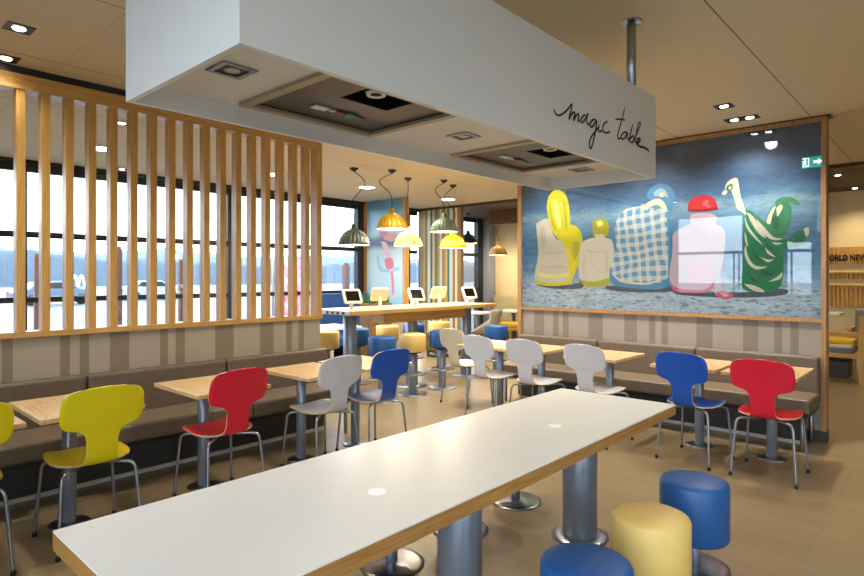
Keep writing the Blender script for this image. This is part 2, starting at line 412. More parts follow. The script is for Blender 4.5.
def make_chair(m):
    t = thing('shell_chair', (0, 0, 0), 'x', 'chair', 'moulded shell chairs at the small tables')
    vs, fs = chair_shell()
    s = MB().add(vs, fs, 0, True).build('seat_shell', [m, M['ply']], t)
    so = s.modifiers.new('s', 'SOLIDIFY'); so.thickness = .011; so.offset = 0; so.material_offset_rim = 1; so.use_even_offset = False
    hub = MB().box(-.09, .09, -.1, .1, .433, .443)
    hub.build('under_frame', M['dark'], t, .004)
    for sx in (-1, 1):
        for sy in (-1, 1):
            ty = .215 if sy > 0 else -.225
            leg = MB().tube([(sx * .05, sy * .06, .432), (sx * .11, sy * .12, .432), (sx * .165, sy * .165, .428), (sx * .185, sy * .183, .405), (sx * .192, sy * .19, .35), (sx * .203, (sy * .19 + ty) / 2, .19), (sx * .215, ty, .012)], .0095, 10, sub=4).build('leg', M['legmetal'], t)
            MB().lathe([(.012, 0), (.0135, .003), (.0135, .022), (.0115, .026)], sx * .2145, ty, 12).build('foot_cap', M['black'], leg)
    return t
ch = make_chair(M['yellow'])
ch.location = (1.17, 3.745, 0); ch['label'] = 'bright yellow shell chair fully in view near the corner of the white table'
def chair(m, loc, rz, lb):
    c = dup(ch, loc, rz, lb); setmat(c, M['yellow'], m) if m != M['yellow'] else None; return c
chair(M['yellow'], (.545, 3.745, 0), 0, 'bright yellow shell chair cut off by the left photo edge')
chair(M['red'], (1.985, 3.75, 0), .03, 'red shell chair facing the slat screen')
chair(M['grey'], (2.835, 3.75, 0), .02, 'pale grey shell chair facing the slat screen, between the red and blue ones')
chair(M['blue'], (3.38, 3.75, 0), -.04, 'blue shell chair near the end of the slat screen')
chair(M['red'], (5.02, 1.065, 0), -PI / 2, 'red shell chair facing the big picture')
chair(M['blue'], (5.03, 1.615, 0), -PI / 2 - .12, 'blue shell chair facing the big picture, behind the corner of the white table')
chair(M['grey'], (5.02, 2.46, 0), -PI / 2 - .1, 'pale grey shell chair next to the blue chair facing the big picture')
chair(M['grey'], (5.02, 3.11, 0), -PI / 2 - .03, 'pale grey shell chair in the middle of the three facing the picture')
chair(M['grey'], (5.02, 3.645, 0), -PI / 2 - .12, 'pale grey shell chair beside the cream chair near the picture end')
chair(M['cream'], (5.45, 4.36, 0), -PI / 2 - .1, 'cream shell chair at the far end beyond the grey chairs')

# ================================================================== MAGIC TABLE
mt = thing('long_table', (2.0, 1.605, 0), 'long white topped table with oak edge in the foreground', 'table')
MB().box(-1.475, 1.5, -.374, .38, .744, .75).build('tabletop', M['table_white'], mt)
MB().box(-1.475, 1.5, -.374, .38, .692, .7435).build('table_edge', M['edge'], mt)
for x in (-.62, .59):
    MB().lathe([(.033, 0), (.033, .0012)], x, -.1, 28).build('touch_spot', M['dot'], mt, loc=(0, 0, .75))
for x in (-1.1, -.02, 1.075):
    MB().cyl(.098, .015, .691, x, .02, 40).build('column', M['greymetal'], mt)
    MB().lathe([(.16, 0), (.16, .008), (.145, .015), (.1, .018)], x, .02, 44).build('base_plate', M['chrome'], mt)

# low drum stools round it
def drum_stool(m, r=.168, z0=.16, z1=.455):
    t = thing('drum_stool', (0, 0, 0), 'x', 'stool', 'low drum stools around the long white table')
    b = .022
    MB().lathe([(r - .03, z0 - .004), (r - .006, z0), (r, z0 + .012), (r, z1 - b), (r - .007, z1 - b * .4), (r - b, z1 - .002), (r - .06, z1 + .004), (.04, z1 + .007), (.004, z1 + .007)], 0, 0, 44).build('seat', m, t)
    MB().cyl(r - .05, z0 - .02, z0 - .0045, 0, 0, 32).build('seat_mount', M['black'], t)
    MB().cyl(.03, .014, z0 - .0205, 0, 0, 20).build('post', M['greymetal'], t)
    MB().lathe([(.17, 0), (.17, .006), (.15, .011), (.035, .018)], 0, 0, 40).build('base_plate', M['chrome'], t)
    return t
ds = drum_stool(M['stool_blue']); ds.location = (3.15, 1.015, 0); ds['label'] = 'blue drum stool nearest the red chair, at the far end of the white table'
c = dup(ds, (2.56, 1.01, 0), 0, 'yellow drum stool between two blue ones beside the long white table'); setmat(c, M['stool_blue'], M['stool_yellow'])
dup(ds, (1.98, 1.02, 0), 0, 'blue drum stool cut off by the bottom edge, under the long white table side')
dup(ds, (3.27, 2.2, 0), 0, 'blue drum stool behind the long table, its base seen between the two columns')
c = dup(ds, (2.68, 2.2, 0), 0, 'yellow drum stool mostly hidden behind the long table, base beside the near column'); setmat(c, M['stool_blue'], M['stool_yellow'])
dup(ds, (2.12, 2.2, 0), 0, 'blue drum stool mostly hidden behind the long table, left of the near column')

# ================================================================== HOOD
HX0, HX1, HY0, HY1, HZ0, HZ1 = .776, 3.545, 1.366, 2.115, 2.1, 2.592
hd = thing('projection_hood', (0, 0, 0), 'white box hood hanging over the long table with handwritten lettering', 'hood')
W = M['white_gloss']; th = .02
MB().box(HX0, HX1, HY0, HY0 + th, HZ0, HZ1).build('side_panel', W, hd)
MB().box(HX0, HX1, HY1 - th, HY1, HZ0, HZ1).build('side_panel', W, hd)
MB().box(HX0, HX0 + th, HY0 + th, HY1 - th, HZ0, HZ1).build('side_panel', W, hd)
MB().box(HX1 - th, HX1, HY0 + th, HY1 - th, HZ0, HZ1).build('side_panel', W, hd)
MB().box(HX0 + th, HX1 - th, HY0 + th, HY1 - th, HZ1 - .02, HZ1 - .001).build('top_panel', W, hd)
ZS = 2.172
B1 = (1.2, 1.81, 1.53, 2.02); B2 = (2.46, 3.09, 1.53, 2.02)
xa, xb, ya, yb = HX0 + th, HX1 - th, HY0 + th, HY1 - th
MB().box(xa, B1[0], ya, yb, ZS, ZS + .015).box(B1[1], B2[0], ya, yb, ZS, ZS + .015).box(B2[1], xb, ya, yb, ZS, ZS + .015) \
    .box(B1[0], B1[1], ya, 1.53, ZS, ZS + .015).box(B1[0], B1[1], 2.02, yb, ZS, ZS + .015).box(B2[0], B2[1], ya, 1.53, ZS, ZS + .015).box(B2[0], B2[1], 2.02, yb, ZS, ZS + .015).build('soffit', M['soffit'], hd)
brown = mat('brown_tinted_panel', '#31281f', .3, var=.2)
brass = mat('champagne_frame', '#b3a283', .4, .3)
chipw = mat('white_reflection_chip', '#d8d8d2', .4); chipr = mat('red_reflection_chip', '#8c2c1e', .4); chipg = mat('green_reflection_chip', '#2b8a5a', .4); chipb = mat('grey_blue_reflection_chip', '#465260', .4)
for (a, b, c0, d) in (B1, B2):
    f = MB(); e = .035
    f.box(a - e, b + e, d - .0, d + e, ZS - .014, ZS - .001).box(a - e, b + e, c0 - e, c0, ZS - .014, ZS - .001).box(a - e, a, c0, d, ZS - .014, ZS - .001).box(b, b + e, c0, d, ZS - .014, ZS - .001)
    fo = f.build('bay_frame', brass, hd)
    hole = (a + .31 * (b - a), a + .7 * (b - a), c0 + .012, c0 + .19)
    p = MB().box(a, hole[0], c0, d, ZS + .002, ZS + .008).box(hole[1], b, c0, d, ZS + .002, ZS + .008).box(hole[0], hole[1], c0, hole[2], ZS + .002, ZS + .008).box(hole[0], hole[1], hole[3], d, ZS + .002, ZS + .008)
    p.box(a, a + .004, c0, d, ZS, ZS + .002).box(b - .004, b, c0, d, ZS, ZS + .002).box(a, b, d - .004, d, ZS, ZS + .002).box(a, b, c0, c0 + .004, ZS, ZS + .002)
    p.build('bay_panel', brown, hd)
    MB().box(hole[0], hole[1], hole[2], hole[3], ZS + .12, ZS + .125).box(hole[0] - .004, hole[0], hole[2], hole[3], ZS + .008, ZS + .12).box(hole[1], hole[1] + .004, hole[2], hole[3], ZS + .008, ZS + .12).box(hole[0], hole[1], hole[3], hole[3] + .004, ZS + .008, ZS + .12).build('projector_opening', M['black'], hd)
    px, py = (hole[0] + .1, hole[3] - .09)
    pj = MB().lathe([(.038, ZS + .02), (.045, ZS + .03), (.045, ZS + .1)], px, py, 24).build('projector', M['black'], hd)
    MB().lathe([(.022, ZS + .016), (.036, ZS + .012), (.04, ZS + .022)], px, py, 24, caps=False).build('lens_ring', M['whitepl'], pj)
    kx, ky = a + .5 * (b - a), d - .145
    k = MB().box(kx - .125, kx - .06, ky - .022, ky + .02, ZS - .005, ZS + .001, 0).box(kx - .045, kx - .02, ky - .012, ky + .006, ZS - .005, ZS + .001, 0).box(kx - .015, kx + .03, ky - .016, ky + .018, ZS - .005, ZS + .001, 1).box(kx + .035, kx + .075, ky - .024, ky + .022, ZS - .006, ZS + .001, 2).box(kx + .08, kx + .13, ky - .01, ky + .008, ZS - .004, ZS + .001, 3)
    k.build('reflection_chips', [chipw, chipr, chipg, chipb], hd)  # coloured chips stand in for a reflection in the bay panel
for x in (.965, 2.155, 3.32):
    y = 1.745; r = .06
    q = MB().box(x - r, x + r, y - r, y - r + .018, ZS - .006, ZS - .001).box(x - r, x + r, y + r - .018, y + r, ZS - .006, ZS - .001).box(x - r, x - r + .018, y - r + .018, y + r - .018, ZS - .006, ZS - .001).box(x + r - .018, x + r, y - r + .018, y + r - .018, ZS - .006, ZS - .001)
    q = q.build('recessed_spot', M['legmetal'], hd)
    MB().box(x - r + .018, x + r - .018, y - r + .018, y + r - .018, ZS - .0022, ZS - .001).build('housing', M['black'], q)
    MB().lathe([(.006, ZS - .0035), (.022, ZS - .006), (.027, ZS - .0025)], x, y, 24, caps=True).build('lamp', M['lampoff'], q)
pole = MB().cyl(.026, HZ1 - .001, CEIL - .012, 3.255, 1.395, 20).build('hanging_pole', M['chrome'], hd)
MB().lathe([(.06, CEIL - .006), (.062, CEIL - .001)], 3.255, 1.395, 28).build('ceiling_flange', M['chrome'], pole)
MB().cyl(.026, HZ1 - .001, CEIL - .012, 1.05, 1.75, 20).build('hanging_pole', M['chrome'], hd)
# lettering
def catmull(P, sub=6):
    P = [Vector(p) for p in P]; Q = []; m = len(P)
    if m < 3: return P
    for i in range(m - 1):
        g = lambda k: P[max(0, min(m - 1, k))]
        p0, p1, p2, p3 = g(i - 1), g(i), g(i + 1), g(i + 2)
        for s in range(sub):
            t = s / sub
            Q.append(.5 * ((2 * p1) + (p2 - p0) * t + (2 * p0 - 5 * p1 + 4 * p2 - p3) * t * t + (3 * p1 - p0 - 3 * p2 + p3) * t ** 3))
    Q.append(P[-1]); return Q
ST = [([(163, 186), (166, 203), (178, 217), (195, 215), (215, 202), (235, 180), (247, 165), (245, 190), (238, 215), (234, 237), (244, 217), (256, 203), (262, 208), (256, 242), (267, 220), (278, 211), (281, 220), (277, 246), (286, 240)], 1),
      ([(314, 216), (302, 221), (291, 238), (293, 252), (303, 248), (316, 228), (325, 208), (318, 240), (322, 258), (333, 260)], 1),
      ([(362, 238), (348, 240), (335, 258), (338, 272), (350, 268), (366, 243), (366, 262), (358, 310), (347, 355), (338, 377), (332, 368), (334, 340), (345, 315), (365, 290), (379, 270)], 1.1),
      ([(380, 262), (374, 288), (382, 297), (394, 288)], 1), ([(384, 243), (387, 246)], 1.2),
      ([(420, 248), (405, 255), (397, 275), (400, 295), (415, 302), (432, 296)], 1),
      ([(502, 180), (490, 230), (476, 280), (467, 318), (472, 331), (487, 320)], 1), ([(456, 236), (480, 237), (504, 240)], 1),
      ([(511, 299), (496, 301), (484, 320), (490, 332), (502, 325), (516, 299), (511, 325), (521, 332)], 1),
      ([(541, 260), (530, 300), (521, 342), (530, 325), (542, 317), (547, 330), (539, 348), (526, 346)], 1),
      ([(547, 338), (562, 300), (577, 262), (575, 251), (567, 260), (558, 300), (551, 340), (558, 353)], 1),
      ([(558, 353), (570, 346), (576, 331), (566, 330), (559, 350), (570, 365), (590, 371), (606, 378), (619, 391)], 1.5)]
lt = MB(); yl = HY0 - .0015
for pts, wd in ST:
    P = [ony(520 + x / 4.8, 70 + y / 4.8, HY0) for x, y in pts]
    P = catmull([(p.x, p.z, 0) for p in P])
    vs = []; m = len(P)
    for i, p in enumerate(P):
        t = (P[min(m - 1, i + 1)] - P[max(0, i - 1)]); t = t.normalized() if t.length > 1e-9 else Vector((1, 0, 0))
        nn = Vector((-t.y, t.x, 0)); h = .0062 * wd * (.75 + .25 * abs(nn.x)) * (.6 + .4 * min(1, i / 3, (m - 1 - i) / 3))
        a = p + nn * h; b = p - nn * h; vs += [(a.x, yl, a.y), (b.x, yl, b.y)]
    lt.add(vs, [(2 * i, 2 * i + 1, 2 * i + 3, 2 * i + 2) for i in range(m - 1)])
lt.build('lettering', mat('brown_black_ink', '#2b241c', .5), hd)

# ================================================================== FRAMED PICTURE
mu = thing('framed_picture', (0, 0, 0), 'wide glazed picture of five people seen from behind at the sea', 'picture')
def sea_mat():
    m, nt, b, o = new_mat('printed_sea'); L = nt.links.new
    g = nt.nodes.new('ShaderNodeNewGeometry'); sp = nt.nodes.new('ShaderNodeSeparateXYZ'); L(g.outputs['Position'], sp.inputs[0])
    mp = nt.nodes.new('ShaderNodeMapping'); mp.inputs['Scale'].default_value = (1, 1.1, 4.0); L(g.outputs['Position'], mp.inputs[0])
    n = nt.nodes.new('ShaderNodeTexNoise'); n.inputs['Scale'].default_value = 2.4; n.inputs['Detail'].default_value = 9; n.inputs['Roughness'].default_value = .68; L(mp.outputs[0], n.inputs[0])
    mr = nt.nodes.new('ShaderNodeMapRange'); mr.inputs['From Min'].default_value = 1.12; mr.inputs['From Max'].default_value = 2.92; L(sp.outputs[2], mr.inputs['Value'])
    a = nt.nodes.new('ShaderNodeMath'); a.operation = 'MULTIPLY_ADD'; a.inputs[1].default_value = .16; L(n.outputs[0], a.inputs[0])
    s = nt.nodes.new('ShaderNodeMath'); s.operation = 'SUBTRACT'; s.inputs[1].default_value = .08; L(mr.outputs[0], a.inputs[2]); L(a.outputs[0], s.inputs[0])
    cr = nt.nodes.new('ShaderNodeValToRGB'); e = cr.color_ramp.elements
    e[0].position = 0; e[0].color = lin('#b5cddd'); e[1].position = 1; e[1].color = lin('#2d5273')
    for p, c in ((.12, '#bfd3de'), (.2, '#8fb6d2'), (.3, '#5f93ba'), (.45, '#578bb2'), (.56, '#6c9ab9'), (.62, '#83a6ba'), (.66, '#4f7ea6'), (.72, '#3a678f'), (.85, '#30567a')):
        q = e.new(p); q.color = lin(c)
    L(s.outputs[0], cr.inputs[0])
    # wave flecks
    mp2 = nt.nodes.new('ShaderNodeMapping'); mp2.inputs['Scale'].default_value = (1, 5, 16); L(g.outputs['Position'], mp2.inputs[0])
    n2 = nt.nodes.new('ShaderNodeTexNoise'); n2.inputs['Scale'].default_value = 2.8; n2.inputs['Detail'].default_value = 5; L(mp2.outputs[0], n2.inputs[0])
    c2 = nt.nodes.new('ShaderNodeValToRGB'); c2.color_ramp.elements[0].position = .38; c2.color_ramp.elements[0].color = (.26, .36, .46, 1); c2.color_ramp.elements[1].position = .46; c2.color_ramp.elements[1].color = (1, 1, 1, 1)
    L(n2.outputs[0], c2.inputs[0])
    mk = nt.nodes.new('ShaderNodeMapRange'); mk.inputs['From Min'].default_value = .3; mk.inputs['From Max'].default_value = .12; mk.inputs['To Min'].default_value = .25; mk.inputs['To Max'].default_value = .8; L(mr.outputs[0], mk.inputs['Value'])
    mx = nt.nodes.new('ShaderNodeMix'); mx.data_type = 'RGBA'; mx.blend_type = 'MULTIPLY'; L(mk.outputs[0], mx.inputs['Factor']); L(cr.outputs[0], mx.inputs['A']); L(c2.outputs[0], mx.inputs['B'])
    n3 = nt.nodes.new('ShaderNodeTexNoise'); n3.inputs['Scale'].default_value = 5; n3.inputs['Detail'].default_value = 8; n3.inputs['Roughness'].default_value = .7; L(mp.outputs[0], n3.inputs[0])
    c3 = nt.nodes.new('ShaderNodeValToRGB'); c3.color_ramp.elements[0].position = .3; c3.color_ramp.elements[0].color = (.42, .46, .5, 1); c3.color_ramp.elements[1].position = .7; c3.color_ramp.elements[1].color = (1.3, 1.3, 1.3, 1); L(n3.outputs[0], c3.inputs[0])
    my = nt.nodes.new('ShaderNodeMix'); my.data_type = 'RGBA'; my.blend_type = 'MULTIPLY'; my.inputs['Factor'].default_value = .7; L(mx.outputs['Result'], my.inputs['A']); L(c3.outputs[0], my.inputs['B'])
    L(my.outputs['Result'], b.inputs['Base Color']); b.inputs['Roughness'].default_value = .6
    return m
def plaid_mat():
    m, nt, b, o = new_mat('printed_plaid'); L = nt.links.new
    g = nt.nodes.new('ShaderNodeNewGeometry'); sp = nt.nodes.new('ShaderNodeSeparateXYZ')
    def band(out, per, w, off=0, skew=None):
        a = nt.nodes.new('ShaderNodeMath'); a.operation = 'MULTIPLY_ADD'; a.inputs[1].default_value = 1 / per; a.inputs[2].default_value = off; L(out, a.inputs[0])
        f = nt.nodes.new('ShaderNodeMath'); f.operation = 'FRACT'; L(a.outputs[0], f.inputs[0])
        c = nt.nodes.new('ShaderNodeMath'); c.operation = 'LESS_THAN'; c.inputs[1].default_value = w; L(f.outputs[0], c.inputs[0]); return c.outputs[0]
    def op(x, y, o_):
        a = nt.nodes.new('ShaderNodeMath'); a.operation = o_; L(x, a.inputs[0]); L(y, a.inputs[1]); return a.outputs[0]
    nz = nt.nodes.new('ShaderNodeTexNoise'); nz.inputs['Scale'].default_value = 3.2; nz.inputs['Detail'].default_value = 2; L(g.outputs['Position'], nz.inputs[0])
    vm = nt.nodes.new('ShaderNodeVectorMath'); vm.operation = 'SCALE'; vm.inputs['Scale'].default_value = .09; L(nz.outputs['Color'], vm.inputs[0])
    va = nt.nodes.new('ShaderNodeVectorMath'); va.operation = 'ADD'; L(vm.outputs[0], va.inputs[0]); L(g.outputs['Position'], va.inputs[1])
    rt = nt.nodes.new('ShaderNodeMapping'); rt.inputs['Rotation'].default_value = (.1, 0, 0); L(va.outputs[0], rt.inputs[0]); L(rt.outputs[0], sp.inputs[0])
    v = band(sp.outputs[1], .1, .56); h = band(sp.outputs[2], .1, .54)
    s = op(v, h, 'MULTIPLY'); s2 = op(v, h, 'MAXIMUM')
    mx = nt.nodes.new('ShaderNodeMix'); mx.data_type = 'RGBA'; mx.inputs['A'].default_value = lin('#dbd8cc'); mx.inputs['B'].default_value = lin('#b4c8d0'); L(s2, mx.inputs['Factor'])
    my = nt.nodes.new('ShaderNodeMix'); my.data_type = 'RGBA'; L(mx.outputs['Result'], my.inputs['A']); my.inputs['B'].default_value = lin('#5c97bc'); L(s, my.inputs['Factor'])
    L(my.outputs['Result'], b.inputs['Base Color']); b.inputs['Roughness'].default_value = .6
    return m
PM = {'y': mat('print_yellow', '#e9df1e', .6, var=.25, scale=9), 'c': mat('print_cream', '#ded9c6', .6, var=.15, scale=9), 'o': mat('print_olive', '#bcc02e', .6, var=.2, scale=9), 'b': mat('print_blue', '#4f9cc8', .6, var=.3, scale=12),
      'p': plaid_mat(), 'r': mat('print_red', '#cf1f2b', .6, var=.2), 'w': mat('print_white_pink', '#c9bcc8', .6, var=.12, scale=6), 'lp': mat('print_pale_pink', '#d4b3bf', .6), 'k': mat('print_pink', '#d9647e', .6, var=.2), 'g': mat('print_green', '#1d875b', .6, var=.3, scale=8), 'gd': mat('print_dark_green', '#0f6142', .6), 'lc': mat('print_pale_fold', '#c9c6b4', .6), 'ly': mat('print_pale_yellow', '#efe88a', .6), 'dr': mat('print_dark_red', '#a3131f', .6), 'gh': mat('print_light_green', '#3f9a6c', .6, var=.5, scale=20), 's': mat('print_shadow', '#4a5d6c', .6), 'lb': mat('print_lightblue', '#a8cad6', .6, var=.3, scale=14)}
keys = list(PM)
pr = MB(); XM = 6.304; layer = [0]
def prt(pts, key, zoom):
    ox, oy, sc_ = zoom; layer[0] += 1
    P = catmull([(x, y, 0) for x, y in pts + pts[:1]], 3)[:-1]
    Q = [onx(ox + p.x / sc_, oy + p.y / sc_, 6.3) for p in P]
    pr.add([(XM - .0003 * layer[0] * .1, q.y, q.z) for q in Q], [tuple(range(len(Q)))], keys.index(key))
ZA = (520, 170, 3.84); ZB = (660, 170, 3.84)
# shadows on the sand
prt([(60, 440), (200, 440), (240, 425), (235, 455), (120, 455)], 's', ZA); prt([(330, 445), (590, 445), (600, 465), (450, 470), (340, 460)], 's', ZA); prt([(40, 455), (300, 470), (470, 455), (475, 480), (300, 490), (80, 480)], 's', ZB)
Z1 = (525, 180, 4.8); Z2 = (605, 175, 4.613); Z3 = (665, 185, 4.8); Z4 = (715, 170, 4.43)
FIG = [
 # mother with long yellow hair
 (Z1, 'c', [(52, 215), (62, 203), (105, 185), (120, 220), (150, 285), (190, 290), (240, 330), (245, 400), (235, 460), (205, 498), (150, 505), (90, 500), (52, 483), (46, 450), (58, 390), (62, 330)]),
 (Z1, 'lc', [(75, 330), (110, 345), (160, 340), (190, 350), (160, 352), (105, 356)]), (Z1, 'lc', [(65, 400), (110, 415), (170, 410), (200, 420), (160, 424), (105, 427)]), (Z1, 'lc', [(70, 230), (90, 225), (100, 280), (85, 320), (75, 280)]), (Z1, 'ly', [(60, 440), (120, 455), (190, 450), (215, 440), (205, 462), (120, 470), (62, 458)]),
 (Z1, 'y', [(46, 465), (60, 480), (120, 493), (190, 488), (225, 465), (225, 487), (200, 503), (140, 509), (80, 506), (52, 492)]),
 (Z1, 'y', [(205, 210), (240, 220), (265, 245), (275, 290), (268, 345), (262, 400), (240, 440), (228, 470), (210, 450), (205, 360), (190, 290)]),
 (Z1, 'o', [(222, 300), (245, 290), (262, 310), (255, 350), (238, 385), (225, 350)]),
 (Z1, 'y', [(103, 130), (110, 85), (130, 57), (155, 46), (185, 60), (203, 90), (212, 140), (215, 200), (222, 260), (215, 310), (200, 350), (185, 300), (160, 285), (135, 250), (115, 200)]),
 (Z1, 'ly', [(132, 100), (150, 92), (165, 150), (172, 225), (158, 225), (140, 165)]), (Z1, 'o', [(115, 120), (122, 120), (135, 190), (150, 240), (138, 235), (120, 180)]), (Z1, 'o', [(180, 90), (188, 95), (198, 160), (202, 240), (195, 235), (186, 160)]),
 # child beside her
 (Z1, 'c', [(262, 470), (255, 420), (262, 340), (275, 300), (300, 285), (330, 278), (400, 280), (420, 300), (428, 350), (425, 400), (405, 430), (400, 480), (330, 490), (275, 482)]),
 (Z1, 'lc', [(290, 330), (340, 342), (395, 335), (345, 350), (300, 345)]), (Z1, 'lc', [(385, 340), (392, 340), (398, 420), (390, 440)]), (Z1, 'lc', [(280, 350), (286, 350), (284, 440), (276, 450)]),
 (Z1, 'o', [(268, 478), (330, 490), (400, 470), (405, 490), (385, 508), (320, 513), (280, 506)]),
 (Z1, 'o', [(322, 200), (345, 185), (385, 188), (400, 215), (398, 255), (385, 275), (350, 283), (328, 270)]), (Z1, 'c', [(335, 262), (375, 262), (380, 284), (345, 288)]), (Z1, 'ly', [(340, 200), (365, 195), (375, 215), (350, 225)]),
 # man in a plaid shirt
 (Z2, 'b', [(22, 445), (60, 480), (120, 495), (200, 500), (300, 465), (306, 508), (240, 528), (130, 523), (50, 512), (25, 492)]),
 (Z2, 'p', [(45, 245), (55, 205), (85, 165), (125, 148), (180, 140), (215, 118), (250, 110), (285, 140), (300, 180), (304, 300), (300, 420), (288, 475), (250, 497), (180, 503), (110, 498), (60, 480), (25, 450), (30, 400), (50, 340)]),
 (Z2, 'b', [(285, 195), (302, 205), (306, 330), (303, 450), (290, 465), (292, 330)]), (Z2, 'c', [(30, 452), (70, 480), (130, 494), (200, 496), (255, 480), (250, 490), (195, 506), (125, 503), (65, 490)]),
 (Z2, 'b', [(190, 95), (205, 65), (235, 45), (265, 40), (300, 55), (322, 90), (318, 130), (300, 170), (280, 150), (250, 112), (215, 118)]),
 (Z2, 'c', [(165, 155), (200, 124), (250, 108), (282, 142), (285, 172), (262, 152), (215, 142), (192, 162)]), (Z2, 'lb', [(222, 88), (240, 66), (265, 62), (285, 78), (290, 105), (272, 96), (255, 84), (238, 100)]), (Z2, 'c', [(245, 90), (262, 78), (276, 90), (268, 102), (252, 100)]), (Z2, 'b', [(205, 150), (240, 138), (262, 155), (235, 152)]),
 # child with a red cap, leaning on one hand
 (Z3, 'w', [(35, 240), (60, 215), (110, 190), (130, 180), (125, 140), (235, 140), (240, 185), (275, 205), (290, 240), (288, 300), (275, 380), (270, 450), (280, 510), (310, 518), (326, 528), (300, 543), (245, 530), (238, 480), (235, 430), (228, 490), (190, 510), (100, 512), (45, 498), (22, 460), (22, 400), (35, 320)]),
 (Z3, 'lp', [(125, 140), (235, 140), (240, 185), (200, 190), (150, 186), (122, 178)]), (Z3, 'lp', [(120, 375), (165, 352), (210, 360), (225, 420), (215, 468), (120, 476), (110, 430)]), (Z3, 'lp', [(225, 215), (236, 215), (240, 330), (236, 430), (228, 430), (230, 320)]),
 (Z3, 'k', [(22, 455), (45, 487), (100, 502), (190, 502), (230, 470), (232, 495), (190, 515), (100, 518), (40, 506)]), (Z3, 'k', [(245, 512), (278, 508), (310, 518), (330, 530), (300, 547), (250, 536)]), (Z3, 'lp', [(262, 518), (290, 520), (308, 528), (285, 536)]),
 (Z3, 'r', [(110, 95), (122, 70), (160, 50), (205, 48), (235, 65), (250, 100), (248, 118), (190, 126), (115, 125)]), (Z3, 'k', [(178, 92), (192, 72), (212, 76), (204, 90), (222, 106), (196, 106)]), (Z3, 'dr', [(112, 112), (180, 116), (248, 108), (248, 119), (190, 127), (115, 126)]),
 # woman in green with one arm raised
 (Z4, 'g', [(128, 180), (150, 178), (190, 205), (225, 235), (265, 272), (300, 285), (312, 320), (304, 360), (302, 470), (285, 520), (250, 540), (170, 541), (125, 526), (118, 490), (125, 400)]),
 (Z4, 'g', [(222, 234), (232, 195), (255, 160), (285, 140), (320, 142), (338, 170), (335, 220), (322, 260), (300, 292), (270, 280), (240, 258)]), (Z4, 'gh', [(262, 142), (290, 122), (330, 119), (365, 134), (376, 158), (350, 152), (310, 142), (278, 152)]), (Z4, 'gh', [(300, 160), (325, 165), (330, 215), (315, 255), (302, 270), (308, 215)]),
 (Z4, 'c', [(226, 232), (236, 200), (255, 168), (270, 158), (254, 200), (244, 240)]), (Z4, 'c', [(270, 170), (290, 152), (300, 165), (285, 195), (276, 205)]), (Z4, 'gd', [(250, 215), (268, 200), (285, 225), (280, 265), (258, 250)]),
 (Z4, 'g', [(300, 335), (310, 310), (345, 288), (368, 266), (396, 272), (402, 296), (390, 326), (350, 341), (312, 350)]), (Z4, 'c', [(393, 260), (414, 254), (416, 282), (402, 294)]), (Z4, 'gd', [(330, 320), (360, 305), (388, 300), (375, 322), (345, 333)]),
 (Z4, 'c', [(72, 92), (46, 86), (48, 65), (65, 45), (95, 34), (105, 60), (112, 110), (130, 165), (138, 200), (118, 185), (98, 172), (86, 130)]), (Z4, 'g', [(52, 70), (74, 60), (80, 76), (66, 96), (48, 88)]), (Z4, 'c', [(60, 76), (72, 70), (72, 80), (62, 88)]), (Z4, 'c', [(28, 104), (44, 88), (56, 97), (40, 112)]),
]
FIG += [(Z4, 'c', st) for st in ([(140, 186), (168, 205), (200, 260), (226, 302), (195, 282), (162, 236)], [(180, 214), (215, 250), (260, 298), (302, 303), (255, 310), (205, 272)], [(130, 200), (150, 252), (195, 310), (212, 332), (175, 302), (140, 256)], [(134, 330), (150, 390), (182, 425), (232, 428), (185, 441), (148, 416), (130, 372)], [(238, 494), (280, 470), (298, 452), (292, 480), (256, 493)],
        [(126, 503), (180, 514), (222, 540), (170, 535)], [(252, 320), (300, 324), (270, 331)], [(222, 343), (255, 374), (268, 386), (234, 371)], [(196, 385), (240, 398), (262, 392), (235, 408)], [(130, 270), (140, 300), (146, 340), (134, 318)])]
FIG += [(Z4, 'gd', st) for st in ([(160, 330), (185, 380), (215, 405), (182, 392)], [(200, 440), (245, 455), (275, 440), (248, 468), (210, 462)], [(215, 300), (240, 335), (262, 350), (236, 345)], [(140, 440), (170, 480), (205, 500), (165, 492)])]
for zm_, key, pts_ in FIG: prt(pts_, key, zm_)
mats = [PM[k] for k in keys]
MB().box(6.305, 6.309, .921, 4.139, 1.123, 2.914).build('printed_sheet', sea_mat(), mu)
pr.build('printed_figures', mats, mu)
MB().box(6.288, 6.292, .921, 4.139, 1.123, 2.914).build('glazing', M['mglass'], mu)

# exit sign on the picture glass
ex = thing('exit_sign', (6.286, 1.0, 2.72), 'small green running man and arrow exit sign at upper right of the picture', 'sign')
ea = onx(802, 168, 6.27); eb = onx(822, 153, 6.27)
eg = mat('exit_green', '#1f8f84', .4, emit=.25, ecol='#1f9f90'); ewm = mat('exit_white', '#e8fff8', .4, emit=.5)
ex.location = (6.27, (ea.y + eb.y) / 2, (onx(812, 162, 6.27)).z)
hw = abs(ea.y - eb.y) / 2; hh = .052
MB().box(0, .014, -hw, hw, -hh, hh).build('sign_plate', eg, ex, .002)
def flat(pts, nm, m, par):   # pts in (right, up) -> y=-right
    b = MB()
    for pl in pts: b.add([(-.001, -x, z) for x, z in pl], [tuple(range(len(pl)))])
    return b.build(nm, m, par)
flat([[(.012, -.012), (.05, -.012), (.05, -.03), (.078, 0), (.05, .03), (.05, .012), (.012, .012)]], 'arrow', ewm, ex)
